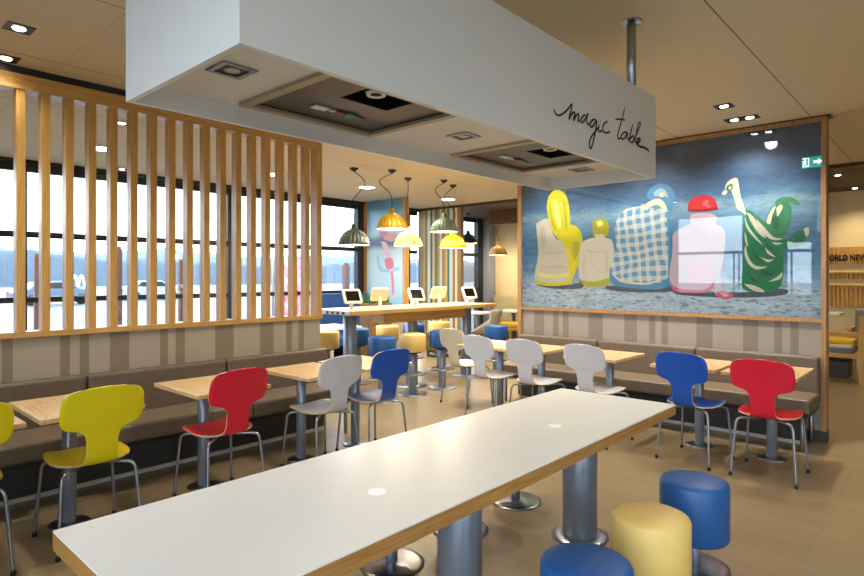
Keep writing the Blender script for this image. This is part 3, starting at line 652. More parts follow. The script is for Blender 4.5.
flat([[(-.075, -.04), (-.022, -.04), (-.022, .04), (-.075, .04), (-.075, .034), (-.03, .034), (-.03, -.034), (-.075, -.034)], [(-.06, .02), (-.048, .02), (-.048, .031), (-.06, .031)],
      [(-.064, .016), (-.048, .016), (-.04, .002), (-.05, .004), (-.05, -.008), (-.04, -.02), (-.046, -.03), (-.056, -.012), (-.066, -.026), (-.078, -.026), (-.066, -.012), (-.062, 0), (-.072, 0), (-.076, .008)]], 'running_man', ewm, ex)

# ================================================================== HIGH TABLE, KIOSKS, BAR STOOLS
HTX0, HTX1, HTY0, HTY1, HTZ = 4.38, 7.22, 5.2, 6.0, 1.1
ht = thing('high_table', (5.9, 5.6, 0), 'high oak bar table with touch screens behind the slat screen end', 'table')
MB().box(HTX0 - 5.9, HTX1 - 5.9, -.4, .4, HTZ - .05, HTZ - .006).build('table_edge', M['oak_x'], ht, .004)
MB().box(HTX0 - 5.9 + .004, HTX1 - 5.9 - .004, -.396, .396, HTZ - .0055, HTZ).build('tabletop', M['tabletop'], ht)
MB().box(-.75, .9, -.12, .12, HTZ - .2, HTZ - .051).build('cable_box', M['oak_x'], ht, .004)
for x in (4.68, 5.78, 6.97):
    MB().cyl(.085, .012, HTZ - .051, x - 5.9, 0, 28).build('column', M['greymetal'], ht)
    MB().lathe([(.21, 0), (.21, .008), (.1, .016)], x - 5.9, 0, 36).build('base_plate', M['chrome'], ht)
sk = MB().box(HTX0 - 5.9 - .012, HTX0 - 5.9 - .001, -.36, .2, HTZ - .049, HTZ - .004).build('socket_strip', M['whitepl'], ht)
for k in range(4):
    y = .05 - k * .1
    MB().box(HTX0 - 5.9 - .0145, HTX0 - 5.9 - .0125, y - .025, y + .025, HTZ - .043, HTZ - .012).build('socket', M['black'], sk)
def kiosk():
    t = thing('tablet_kiosk', (0, 0, 0), 'x', 'tablet', 'tablet screens on stands on the high table')
    MB().lathe([(.07, 0), (.07, .006), (.02, .012)], 0, .02, 28).build('base', M['whitepl'], t)
    MB().box(-.022, .022, .03, .055, .008, .14).build('stand', M['whitepl'], t, .006)
    # slab tilted back: screen normal towards -y and up
    T = Matrix.Translation((0, .02, .165)) @ Matrix.Rotation(math.radians(-28), 4, 'X')
    def slab(w, h, y0, y1, r):
        pts = []
        for cx, cz, a0 in ((w - r, h - r, 0), (-w + r, h - r, 90), (-w + r, -h + r, 180), (w - r, -h + r, 270)):
            for k in range(6):
                a = math.radians(a0 + 18 * k); pts.append((cx + r * math.cos(a), cz + r * math.sin(a)))
        n = len(pts); vs = [T @ Vector((x, y0, z)) for x, z in pts] + [T @ Vector((x, y1, z)) for x, z in pts]
        return MB().add(vs, [tuple(range(n)), tuple(reversed(range(n, 2 * n)))] + [(i, i + n, (i + 1) % n + n, (i + 1) % n) for i in range(n)])
    c = slab(.12, .095, -.012, .012, .028).build('case', M['whitepl'], t)
    slab(.088, .066, -.0135, -.0122, .004).build('screen', M['screen'], c)
    return t
kk = kiosk()
K = [(353, 5.42, -.25, 'white tablet stand at the left end of the high table, screen towards us'), (379, 5.78, PI - .4, 'white tablet stand seen from behind, left one of two backs'), (417, 5.42, -.25, 'white tablet stand with its dark screen in the middle of the high table'),
     (438, 5.78, PI - .4, 'white tablet stand seen from behind, right one of two backs'), (470, 5.42, -.25, 'white tablet stand at the right end of the high table, screen towards us')]
for i, (u, y, rz, lb) in enumerate(K):
    p = ony(u, 300, y); loc = (p.x, y, HTZ)
    if i == 0: kk.location = loc; kk.rotation_euler = (0, 0, rz); kk['label'] = lb
    else: dup(kk, loc, rz, lb)
def bar_stool(m):
    t = thing('bar_stool', (0, 0, 0), 'x', 'stool', 'drum topped bar stools at the high table')
    r, z0, z1 = .172, .55, .775
    MB().lathe([(r - .03, z0 - .004), (r - .006, z0), (r, z0 + .012), (r, z1 - .02), (r - .007, z1 - .008), (r - .024, z1), (.06, z1 + .005), (.004, z1 + .005)], 0, 0, 36).build('seat', m, t)
    MB().cyl(.11, z0 - .025, z0 - .0045, 0, 0, 24).build('seat_mount', M['black'], t)
    MB().cyl(.05, .014, z0 - .0255, 0, 0, 24).build('post', M['greymetal'], t)
    MB().lathe([(.19, 0), (.19, .008), (.17, .013), (.05, .02)], 0, 0, 36).build('base_plate', M['chrome'], t)
    rg = MB().tube([(.155 * math.cos(2 * PI * k / 20), .155 * math.sin(2 * PI * k / 20), .26) for k in range(20)], .01, 8, closed=True, sub=2)
    for k in range(3):
        a = 2 * PI * k / 3; rg.tube([(.05 * math.cos(a), .05 * math.sin(a), .23), (.15 * math.cos(a), .15 * math.sin(a), .26)], .007, 8)
    rg.build('foot_ring', M['chrome'], t)
    return t
bs = bar_stool(M['stool_yellow']); bs.location = (5.37, 5.19, 0); bs['label'] = 'yellow bar stool on the near side of the high table, second from its left end'
def bst(m, x, y, lb):
    c = dup(bs, (x, y, 0), random.random() * 2, lb)
    if m != M['stool_yellow']: setmat(c, M['stool_yellow'], m)
bst(M['stool_blue'], 4.84, 5.19, 'blue bar stool on the near side of the high table, at its left end')
bst(M['stool_blue'], 5.95, 5.19, 'blue bar stool on the near side of the high table, just behind the cream chair')
bst(M['stool_blue'], 7.12, 5.14, 'blue bar stool at the right end of the high table')
bst(M['stool_yellow'], 4.84, 6.28, 'yellow bar stool seen beside the end post of the slat screen')
bst(M['stool_blue'], 5.4, 6.3, 'blue bar stool on the far side of the high table, next to its left column')
bst(M['stool_yellow'], 6.0, 6.32, 'yellow bar stool on the far side, above the near blue stool')
bst(M['stool_blue'], 6.5, 6.25, 'blue bar stool on the far side, behind the middle column of the high table')
bst(M['stool_yellow'], 7.1, 6.25, 'yellow bar stool on the far side, right of the middle column')

# ================================================================== PENDANT LAMPS
def pendant(m, cable, drop):
    """origin at ceiling; shade rim at z=-drop"""
    t = thing('pendant_lamp', (0, 0, CEIL), 'x', 'lamp')
    MB().lathe([(.06, -.002), (.058, -.012), (.02, -.045), (.008, -.05)], 0, 0, 24).build('ceiling_rose', M['dark'], t)
    top = -drop + .25
    off = cable[-1]
    MB().tube([(0, 0, -.045), (cable[0], -cable[0] * .9, -.045 - (drop - .3) * .22), (cable[1], -cable[1] * .9, -.045 - (drop - .3) * .55), (off, -off * .9, -.045 - (drop - .3) * .85), (off, -off * .9, top)], .0055, 8, sub=8).build('cable', M['dark'], t)
    ox, oy = off, -off * .9
    pf_ = [(.02, top + .03), (.03, top + .02), (.036, top - .035), (.055, top - .045), (.105, top - .07), (.148, top - .11), (.178, top - .16), (.196, top - .215), (.205, top - .25)]
    sh = MB().lathe(pf_, ox, oy, 132, caps=False, flute=.034, nf=22).build('shade', [M['whitepl'], m], t)
    so = sh.modifiers.new('s', 'SOLIDIFY'); so.thickness = .006; so.offset = -1; so.material_offset = 1; so.material_offset_rim = 1
    MB().lathe([(.01, top - .12), (.045, top - .15), (.05, top - .18), (.03, top - .22), (.004, top - .225)], ox, oy, 20).build('bulb', M['bulb'], t)
    return t, (ox, oy)
M['bulb'] = mat('warm_bulb', '#fff2d0', .4, emit=5, ecol='#ffe3ae')
def penm(n, c): return mat('shade_' + n, c, .38, var=.12)
PN = [((354, 168), (.11, -.02, 0.0), 'grey-green', '#4f5b50', 245, 'ribbed grey green dome pendant lamp, leftmost of the group'), ((392, 170), (-.13, -.02, .0), 'gold', '#c89a0c', 229, 'ribbed golden dome pendant lamp, second from the left'), ((408, 178), (.0, -.015, .0), 'cream', '#e2cf86', 246, 'cream yellow dome pendant lamp hanging below the golden one'),
      ((444, 180), (-.1, -.02, .0), 'sage', '#586856', 232, 'ribbed sage green dome pendant lamp right of the cream one'), ((453, 185), (-.1, .02, .0), 'yellow', '#e2c012', 248, 'bright yellow dome pendant lamp under the sage green one')]
for (uv, cab, n, c, vr, lb) in PN:
    p = onz(uv[0], uv[1], CEIL); dd = _f[0] * p.x + _f[1] * p.y
    rim = EYE + (CY - vr) / FPX * dd
    tg = onz(353 if n == 'grey-green' else (395 if n == 'gold' else (408 if n == 'cream' else (445 if n == 'sage' else 453))), 170, CEIL)
    t, o2 = pendant(penm(n, c), cab, CEIL - rim); t.location = (p.x, p.y, CEIL); t['label'] = lb; t['group'] = 'dome pendant lamps above the high table'
    L_ = bpy.data.lights.new('pendant_glow', 'POINT'); L_.energy = 12; L_.color = (1, .86, .62); L_.shadow_soft_size = .05
    lo = bpy.data.objects.new('pendant_glow', L_); COL.objects.link(lo); lo.parent = t; lo.location = (o2[0], o2[1], -(CEIL - rim) - .03)
for (u, vr, dd, n, c, lb) in ((468, 243.5, 13.0, 'charcoal', '#2e3a40', 'dark charcoal dome pendant lamp before the far window'), (498, 255, 13.4, 'olive', '#86661a', 'olive brown dome pendant lamp before the far beige wall')):
    d = ray(u, vr); x, y = d[0] * dd, d[1] * dd; rim = EYE + d[2] * dd
    t, o2 = pendant(penm(n, c), (.02, -.02, 0), 2.92 - rim); t.location = (x, y, 2.92); t['label'] = lb
    L_ = bpy.data.lights.new('pendant_glow', 'POINT'); L_.energy = 12; L_.color = (1, .82, .55); L_.shadow_soft_size = .05
    lo = bpy.data.objects.new('pendant_glow', L_); COL.objects.link(lo); lo.parent = t; lo.location = (0, 0, -(2.92 - rim) - .03)

# ================================================================== DOWNLIGHTS
def downlight(n=1):
    t = thing('downlight', (0, 0, CEIL), 'x', 'light')
    h = .07; q = MB(); Lx = h * n
    q.box(-Lx, Lx, -h, -h + .016, -.006, 0).box(-Lx, Lx, h - .016, h, -.006, 0).box(-Lx, -Lx + .016, -h + .016, h - .016, -.006, 0).box(Lx - .016, Lx, -h + .016, h - .016, -.006, 0)
    fo = q.build('trim_frame', M['dark'], t)
    MB().box(-Lx + .016, Lx - .016, -h + .016, h - .016, -.0025, -.0005).build('housing', M['black'], fo)
    for k in range(n):
        x = (k - (n - 1) / 2) * .13
        MB().lathe([(.034, -.0035), (.03, -.009), (.004, -.01)], x, 0, 24).build('lamp', M['lamp'], t)
    return t
d1 = downlight(1); d1.location = (*onz(19, 28, CEIL).xy, CEIL); d1['label'] = 'square black trimmed ceiling spotlight at the top left corner, further from the screen'; d1['group'] = 'square ceiling spotlights'
def dl(u, v, lb, z=CEIL): return dup(d1, (*onz(u, v, z).xy, z), 0, lb)
dl(6, 58, 'square black trimmed ceiling spotlight just above the slat screen, at the left edge')
dl(724, 106, 'single square ceiling spotlight before the top of the picture')
dl(122, 123, 'square ceiling spotlight seen high between the slats under the hood corner')
dl(122, 169, 'square ceiling spotlight seen low between the slats, near the window head')
dl(838, 175, 'square spotlight in the dark brown ceiling, nearer the picture', 2.92); dl(855, 188, 'square spotlight in the dark brown ceiling, nearer the right edge', 2.92)
d2 = downlight(2); p = onz(742, 118.5, CEIL); d2.location = (p.x, p.y, CEIL); d2.rotation_euler = (0, 0, PI / 2); d2['label'] = 'double square ceiling spotlight close above the picture'
def panel():
    t = thing('round_ceiling_light', (0, 0, CEIL), 'x', 'light')
    MB().lathe([(.15, -.012), (.15, 0), (.13, 0), (.13, -.012)], 0, 0, 36, caps=False).build('trim_ring', M['whitepl'], t)
    MB().lathe([(.129, -.008), (.129, -.002)], 0, 0, 36).build('diffuser', M['ledpanel'], t)
    return t
p0 = panel(); p0.location = (*onz(367, 187, CEIL).xy, CEIL); p0['label'] = 'bright round ceiling light between the grey green and golden pendants'
dup(p0, (*onz(448, 199, CEIL).xy, CEIL), 0, 'bright round ceiling light above the yellow pendant')
dup(p0, (*onz(101, 148, CEIL).xy, CEIL), 0, 'bright round ceiling light seen between the slats at upper left')
dup(p0, (*onz(274, 174, CEIL).xy, CEIL), 0, 'bright round ceiling light seen between the slats towards the screen end')

# ================================================================== FAR RIGHT AREA
sg = thing('slatted_sign_panel', (11.74, 1.1, 1.864), 'oak slat panel with black WORLD NEWS lettering on the far right wall', 'sign')
def slat_panel(y0, y1, z0, z1, x=0.0):
    b = MB(); y = y0
    b.box(x - .012, x - .001, y0, y1, z0, z1)
    while y < y1 - .03: b.box(x - .04, x - .012, y, y + .035, z0, z1); y += .06
    return b
slat_panel(-1.2, 1.2, -.15, .13).build('slats', M['oak'], sg)
tx = bpy.data.curves.new('t', 'FONT'); tx.body = 'WORLD NEWS'; tx.size = .135; tx.extrude = .004; tx.space_character = 1.02; tx.offset = .006
to = bpy.data.objects.new('t', tx); COL.objects.link(to)
bpy.context.view_layer.update()
me = bpy.data.meshes.new_from_object(to.evaluated_get(bpy.context.evaluated_depsgraph_get())); bpy.data.objects.remove(to)
wmin = min(v.co.x for v in me.vertices); wmax = max(v.co.x for v in me.vertices); k = .66 / (wmax - wmin)
pw = onx(831.5, 257, 11.7)
for v in me.vertices:
    x, y, z = v.co; v.co = (-.046 - z, (pw.y + .14 - (x - wmin) * k) - 1.1, (y * .95 - .09))
me.materials.clear(); me.materials.append(M['black'])
lo = bpy.data.objects.new('lettering', me); COL.objects.link(lo); lo.parent = sg
for z0, z1, lb in ((1.467, 1.582, 'middle row of short oak slats with a cream lip painted as lit on the far right wall'), (1.02, 1.37, 'lowest row of tall oak slats on the far right wall')):
    t = thing('slatted_shelf', (11.74, 1.1, z0), lb, 'shelf')
    slat_panel(-1.2, 1.2, 0, z1 - z0 - .025).build('slats', M['oak'], t)
    MB().box(-.06, 0, -1.2, 1.2, z1 - z0 - .025, z1 - z0).build('shelf_board', M['oak_y'], t)
    MB().box(-.05, -.04, -1.2, 1.2, z1 - z0, z1 - z0 + .03).build('front_lip', mat('painted_glow_lip', '#e9cf86', .5), t)  # cream lip colour stands in for the lit strip between slat rows
bb = thing('wooden_booth_bench', (10.0, 1.15, 0), 'oak framed bench with yellow and grey cushions right of the picture', 'bench')
for x, y in ((0, -.17), (0, .75), (.55, -.17), (.55, .75)):
    MB().box(x - .04, x + .04, y - .04, y + .04, 0, .72 if y > 0 else .95).build('post', M['oak'], bb, .004)
MB().box(-.03, .03, -.13, .71, .66, .72).build('rail', M['oak_y'], bb, .004)
MB().box(-.03, .58, -.13, .71, .36, .42).build('seat_frame', M['oak_y'], bb, .004)
MB().box(.0, .56, -.06, .7, .421, .48).build('grey_cushion', mat('slate_cushion', '#6c7480', .7), bb, .02, 3)
MB().box(.02, .56, -.05, .69, .482, .53).build('pale_cushion', mat('pale_cushion', '#cfc9bd', .7), bb, .02, 3)
MB().box(.2, .56, -.05, .69, .532, .6).build('yellow_cushion', mat('yellow_cushion', '#d9b20f', .7), bb, .02, 3)
MB().box(.05, .5, .0, .65, .06, .3).build('dark_drawer', M['plinth'], bb, .01)
b2 = thing('wooden_armchair', (11.1, 1.0, 0), 'oak chair with grey padded back at the right photo edge', 'chair')
for x, y in ((-.22, -.22), (-.22, .22), (.22, -.22), (.22, .22)): MB().box(x - .025, x + .025, y - .025, y + .025, 0, .68).build('leg', M['oak'], b2)
MB().box(-.24, .24, -.24, .24, .4, .46).build('seat', M['oak_x'], b2, .01)
MB().box(-.26, .26, .2, .26, .68, .72).build('armrest', M['oak_x'], b2, .005); MB().box(-.26, .26, -.26, -.2, .68, .72).build('armrest', M['oak_x'], b2, .005)
MB().box(.16, .24, -.2, .2, .46, 1.0).build('backrest', mat('grey_pad', '#8d8b8a', .7), b2, .02, 3)
b3 = thing('side_table', (10.9, 1.62, 0), 'small pale table beyond the booth bench, right of the picture post', 'table')
MB().box(-.3, .3, -.3, .3, .92, .95).build('tabletop', mat('pale_table', '#d9d4c4', .4), b3, .004); MB().cyl(.03, .01, .919, 0, 0, 16).build('column', M['greymetal'], b3); MB().cyl(.2, 0, .012, 0, 0, 28).build('base_plate', M['chrome'], b3)
# ================================================================== FAR LEFT / MIDDLE AREA
bvin = mat('navy_vinyl', '#24508f', .5, var=.2, scale=10)
def booth(x, y, w, h, rz, lb):
    t = thing('booth_sofa', (x, y, 0), lb, 'sofa', None, rz)
    MB().box(-w / 2, w / 2, .3, .42, .12, h).build('backrest', bvin, t, .03, 3)
    MB().box(-w / 2, w / 2, -.25, .295, .3, .47).build('seat_cushion', bvin, t, .03, 3)
    MB().box(-w / 2 + .03, w / 2 - .03, -.2, .4, 0, .119).build('plinth_panel', M['plinth'], t)
    return t
booth(6.9, 8.1, 1.15, 1.2, 0, 'high backed navy blue sofa against the window left of the poster fin')
booth(5.7, 8.15, 1.0, .85, 0, 'low navy blue sofa under the window by the slat screen end')
wt = thing('pedestal_table', (5.55, 7.12, 0), 'low white table beside the end post of the slat screen', 'table')
MB().box(-.45, .35, -.35, .35, .72, .75).build('tabletop', M['table_white'], wt, .004); MB().cyl(.06, .012, .719, 0, 0, 20).build('column', M['whitepl'], wt); MB().cyl(.24, 0, .012, 0, 0, 28).build('base_plate', M['chrome'], wt)
pl = thing('planter_box', (6.75, 7.35, 0), 'brown planter box with low green grass before the poster fin', 'planter')
MB().box(-.3, .22, -.12, .12, 0, 1.06).build('box', wood('planter_wood', '#6e5233', '#8d6c44', 'x'), pl, .005)
gr = MB()
for i in range(420):
    x = random.uniform(-.28, .2); y = random.uniform(-.1, .1); h = random.uniform(.1, .2); a = random.uniform(0, PI); w_ = .006; dx, dy = math.cos(a) * w_, math.sin(a) * w_; lx, ly = random.uniform(-.04, .04), random.uniform(-.04, .04)
    gr.add([(x - dx, y - dy, 1.06), (x + dx, y + dy, 1.06), (x + lx, y + ly, 1.06 + h)], [(0, 1, 2)])
g = gr.build('grass_blades', mat('planter_green', '#3a6e22', .6, var=.4), pl)
# east corner group
for i, (u, v, z, w_, lb) in enumerate(((478, 313, .75, .7, 'pale cafe table left of the grey lounge chair in the far corner'), (513, 311, .75, .8, 'pale cafe table right of the grey lounge chair in the far corner'))):
    p = onz(u, v, z)
    t = thing('far_table', (p.x * 1.03, p.y * 1.03, 0), lb, 'table')
    MB().box(-w_ / 2, w_ / 2, -.35, .35,   .72, .75).build('tabletop', M['table_white'], t, .004); MB().cyl(.05, .012, .719, 0, 0, 18).build('column', M['greymetal'], t); MB().cyl(.22, 0, .012, 0, 0, 24).build('base_plate', M['chrome'], t)
lc = thing('lounge_chair', (8.88, 6.63, 0), 'grey shell lounge chair beyond the right end of the high table', 'chair', None, .3)
vs, fs = chair_shell()
sv = []
for x, y, z in vs:
    k = 1 + .25 * max(0, (z - .46)); wx = x if z < .47 else (x / max(.09, 1e-3)) * .09
    sv.append((x * 1.15, y * 1.25, .42 + (z - .45) * 1.05))
# tub shell: smooth bucket
sv = []; fs = []; nx = 20; ny = 14
for j in range(ny + 1):
    t_ = j / ny
    for i in range(nx + 1):
        s_ = -1 + 2 * i / nx
        hw_ = .27 - .05 * abs(t_ - .45)
        x = s_ * hw_
        if t_ < .55: y = .27 - t_ / .55 * .45; z = .42 - .03 * t_
        else:
            q_ = (t_ - .55) / .45; y = -.18 - .13 * q_; z = .405 + .48 * q_
        z += .3 * abs(s_) ** 3 * (1 if t_ < .6 else max(0, 1 - (t_ - .6) * 2.5)) * min(1, t_ * 2)
        y += .14 * s_ * s_ * max(0, t_ - .5) * 2
        sv.append((x, y, z))
n_ = nx + 1
for j in range(ny):
    for i in range(nx): fs.append((j * n_ + i, j * n_ + i + 1, (j + 1) * n_ + i + 1, (j + 1) * n_ + i))
so_ = MB().add(sv, fs, 0, True).build('seat_shell', mat('warm_grey_shell', '#a9a298', .5), lc); sm = so_.modifiers.new('s', 'SOLIDIFY'); sm.thickness = .02
for sx in (-1, 1):
    for sy in (-1, 1): MB().tube([(sx * .1, sy * .1, .4), (sx * .2, sy * .2, 0)], .014, 10).build('leg', M['oak'], lc)
yb = thing('yellow_bench', (10.5, 6.95, 0), 'yellow cushioned wooden bench in the far corner left of the picture post', 'bench')
MB().box(-.35, .35, -.5, .5, .44, .52).build('seat_cushion', mat('mustard_cushion', '#d2a416', .6), yb, .02, 3)
MB().box(-.35, .35, -.5, .5, .38, .439).build('seat_frame', M['oak_y'], yb)
for sx in (-.3, .3):
    for sy in (-.44, .44): MB().box(sx - .03, sx + .03, sy - .03, sy + .03, 0, .379).build('leg', M['oak'], yb)
ob = thing('olive_ottoman', (8.5, 7.25, 0), 'olive brown padded bench beyond the right column of the high table', 'bench')
MB().box(-.45, .45, -.2, .25, .12, .46).build('seat_cushion', mat('olive_pad', '#6e5f35', .7), ob, .03, 3); MB().box(-.4, .4, -.15, .2, 0, .119).build('plinth_panel', M['plinth'], ob)
os_ = thing('banquette_sofa', (11.5, 7.6, 0), 'pale beige padded sofa against the far beige wall', 'sofa')
MB().box(.08, .2, -.95, .85, .1, 1.05).build('backrest', mat('pale_olive_pad', '#b7a97c', .7), os_, .03, 3); MB().box(-.15, .075, -.95, .85, .25, .46).build('seat_cushion', mat('olive_seat', '#8c7a45', .7), os_, .03, 3); MB().box(-.1, .15, -.9, .8, 0, .249).build('plinth_panel', M['plinth'], os_)

# poster on the fin (generic dancing figure)
po = thing('poster', (7.6, 8.0, 1.8), 'tall blue poster with a pink dancing figure on the fin by the window', 'poster')
pcm = {'bg': None}
def poster_bg():
    m, nt, b, o = new_mat('poster_blue'); L = nt.links.new
    g = nt.nodes.new('ShaderNodeNewGeometry'); sp = nt.nodes.new('ShaderNodeSeparateXYZ'); L(g.outputs['Position'], sp.inputs[0])
    mr = nt.nodes.new('ShaderNodeMapRange'); mr.inputs['From Min'].default_value = .7; mr.inputs['From Max'].default_value = 2.9; L(sp.outputs[2], mr.inputs['Value'])
    n = nt.nodes.new('ShaderNodeTexNoise'); n.inputs['Scale'].default_value = 3; L(g.outputs['Position'], n.inputs[0])
    a = nt.nodes.new('ShaderNodeMath'); a.operation = 'MULTIPLY_ADD'; a.inputs[1].default_value = .05; L(n.outputs[0], a.inputs[0]); L(mr.outputs[0], a.inputs[2])
    cr = nt.nodes.new('ShaderNodeValToRGB'); e = cr.color_ramp.elements; e[0].position = .1; e[0].color = lin('#8fc6e4'); e[1].position = 1; e[1].color = lin('#6fa3c4')
    for p, c in ((.3, '#b5d9ea'), (.5, '#cfe4ee'), (.62, '#c4dcea'), (.675, '#465a84'), (.72, '#5a6e96'), (.76, '#a8cfe6'), (.86, '#8fbfdc')): q = e.new(p); q.color = lin(c)
    L(a.outputs[0], cr.inputs[0]); L(cr.outputs[0], b.inputs['Base Color']); b.inputs['Roughness'].default_value = .3
    return m
MB().box(0, .018, -.398, .583, -1.1, 1.16).build('poster_sheet', poster_bg(), po)
ZP = (340, 195, 5.49)
pm = [mat('poster_pink', '#dd7f9c', .5), mat('poster_pale_pink', '#ecc6d3', .5), mat('poster_pale_blue', '#9dd0ec', .5), mat('poster_skin', '#dba6a0', .5)]
pb = MB(); pk = [0]
def pp(pts, mi):
    pk[0] += 1
    P = catmull([(x, y, 0) for x, y in pts + pts[:1]], 3)[:-1]
    Q = [onx(ZP[0] + p.x / ZP[2], ZP[1] + p.y / ZP[2], 7.6) for p in P]
    pb.add([(-.001 - .0004 * pk[0], q.y - 8.0, q.z - 1.8) for q in Q], [tuple(range(len(Q)))], mi)
pp([(200, 340), (215, 340), (225, 390), (270, 410), (320, 395), (325, 408), (275, 425), (215, 415)], 2)
pp([(225, 255), (255, 262), (280, 330), (262, 345), (240, 300)], 1)
pp([(245, 350), (285, 345), (295, 400), (255, 405)], 0)
pp([(272, 410), (292, 408), (300, 500), (298, 540), (310, 556), (282, 560), (284, 510)], 1)
pp([(280, 425), (290, 425), (298, 530), (288, 545)], 0)
pp([(215, 205), (250, 200), (270, 215), (255, 232), (230, 235)], 0)
pp([(255, 215), (300, 205), (312, 225), (290, 255), (260, 250), (240, 240)], 3)
pb.build('printed_figure', pm, po)

# ================================================================== OUTSIDE
struct(MB().box(-160, 260, YF + .3, 420, -.3, -.2).build('ground_outside', M['asphalt']))
struct(MB().box(-160, -1.3, -160, YF + .3, -.3, -.2).build('ground_outside_west', M['asphalt']))
struct(MB().box(-1.3, 160, -160, -2.9, -.3, -.2).build('ground_outside_south', M['asphalt']))
def ridge(name, y, amp, base, m, x0, x1, seed):
    vs = []; n = 140
    for i in range(n + 1):
        x = x0 + (x1 - x0) * i / n
        h = base + amp * (noise.noise(Vector((x * .02, seed, 0))) + .5 * noise.noise(Vector((x * .08, seed, 3))) + .25 * noise.noise(Vector((x * .3, seed, 7))))
        vs += [(x, y, -1), (x, y + 6, max(.4, h) * .8), (x, y + 14, max(.6, h))]
    fs = []
    for i in range(n):
        for k in range(2): fs.append((i * 3 + k, i * 3 + 3 + k, i * 3 + 4 + k, i * 3 + 1 + k))
    return struct(MB().add(vs, fs, 0, True).build(name, m))
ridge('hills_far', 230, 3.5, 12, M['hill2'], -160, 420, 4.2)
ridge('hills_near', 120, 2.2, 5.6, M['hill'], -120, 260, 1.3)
def post(u, v, w_, y, lb):
    p = ony(u, v, y)
    t = thing('wooden_post', (p.x, y, -.2), lb, 'post', 'red brown posts outside the window')
    MB().box(-w_ / 2, w_ / 2, -w_ / 2, w_ / 2, 0, p.z + .2).build('shaft', M['post'], t, .008)
    MB().box(-w_ * .32, w_ * .32, -w_ * .32, w_ * .32, p.z + .2, p.z + .25).build('cap', M['post'], t, .006)
post(36.5, 257, .07, 10.8, 'thin red brown post outside between the first and second slats from the left'); post(119, 249, .085, 10.8, 'tallest red brown post outside, showing beside the fifth slat')
post(181, 262, .085, 10.8, 'red brown post outside behind the middle slats'); post(346, 265, .13, 10.8, 'red brown post outside right of the slat screen end')
def car(u, dd, m, rz, lb):
    d = ray(u, 277); t = thing('parked_car', (d[0] * dd, d[1] * dd, -.2), lb, 'car', None, rz)
    prof = [(-2.15, .35), (-2.15, .78), (-1.95, .92), (-1.5, .98), (-.95, 1.4), (.55, 1.44), (1.25, 1.0), (2.0, .86), (2.15, .62), (2.12, .35)]
    vs = [(x, -.85 + .12 * max(0, z - .95), z) for x, z in prof] + [(x, .85 - .12 * max(0, z - .95), z) for x, z in prof]; n = len(prof)
    MB().add(vs, [tuple(range(n)), tuple(reversed(range(n, 2 * n)))] + [(i, i + n, (i + 1) % n + n, (i + 1) % n) for i in range(n)]).build('body', m, t, .05, 2)
    MB().add([(x, sy * .862, z) for sy in (-1, 1) for x, z in ((-1.3, 1.0), (-.9, 1.33), (.5, 1.36), (1.05, 1.0))], [(0, 1, 2, 3), (7, 6, 5, 4)]).build('side_window', M['screen'], t)
    for x in (-1.35, 1.35):
        for y in (-.8, .8): MB().lathe([(.1, -.1), (.32, -.1), (.32, .1), (.1, .1)], 0, 0, 24).build('wheel', M['black'], t).matrix_local = Matrix.Translation((x, y, .32)) @ Matrix.Rotation(PI / 2, 4, 'X')
    MB().box(-2.19, -2.14, -.75, -.45, .68, .82).box(-2.19, -2.14, .45, .75, .68, .82).build('tail_light', mat('tail_red', '#d01818', .3, emit=1), t)
car(52, 36, mat('car_slate', '#4c6580', .3), .1, 'dark slate car parked outside, seen between the leftmost slats')
car(150, 44, mat('car_silver', '#93a4b2', .3), 0, 'silver grey car parked outside behind the middle slats')
# arches sign
d = ray(78, 279); dd = 40
ar = thing('arches_sign', (d[0] * dd, d[1] * dd, -.2), 'small white double arch sign far outside between the third and fourth slats', 'sign', None, math.radians(-20))
pts = [(-.42, 0, .2 + .7), (-.36, 0, 1.35), (-.22, 0, 1.78), (-.1, 0, 1.6), (0, 0, 1.05), (.1, 0, 1.6), (.22, 0, 1.78), (.36, 0, 1.35), (.42, 0, .9)]
MB().tube(pts, .07, 8, sub=5).build('arches', mat('sign_white', '#ffffff', .5, emit=1.2), ar)
MB().box(-.05, .05, .02, .1, 0, 1.1).build('pole', M['greymetal'], ar)
# pink banner outside behind the last slats
p = ony(289, 300, 11.5)
bn = thing('banner_flag', (p.x, 11.5, -.2), 'pink and white advertising banner standing outside behind the rightmost slats', 'banner')
def pinkmat():
    m, nt, b, o = new_mat('banner_print'); L = nt.links.new
    tc = nt.nodes.new('ShaderNodeTexCoord'); n = nt.nodes.new('ShaderNodeTexNoise'); n.inputs['Scale'].default_value = 3.5; n.inputs['Detail'].default_value = 3; L(tc.outputs['Object'], n.inputs[0])
    cr = nt.nodes.new('ShaderNodeValToRGB'); e = cr.color_ramp.elements; e[0].position = .38; e[0].color = lin('#e0607e'); e[1].position = .6; e[1].color = lin('#f2d7de'); q = e.new(.48); q.color = lin('#efa3b6')
    L(n.outputs[0], cr.inputs[0]); L(cr.outputs[0], b.inputs['Base Color']); return m
MB().box(-.38, .42, 0, .03, .55, 2.15).build('fabric', pinkmat(), bn); MB().cyl(.025, 0, 2.5, -.42, .015, 12).build('pole', M['greymetal'], bn); MB().box(-.42, .42, -.2, .22, 0, .05).build('foot', M['dark'], bn)

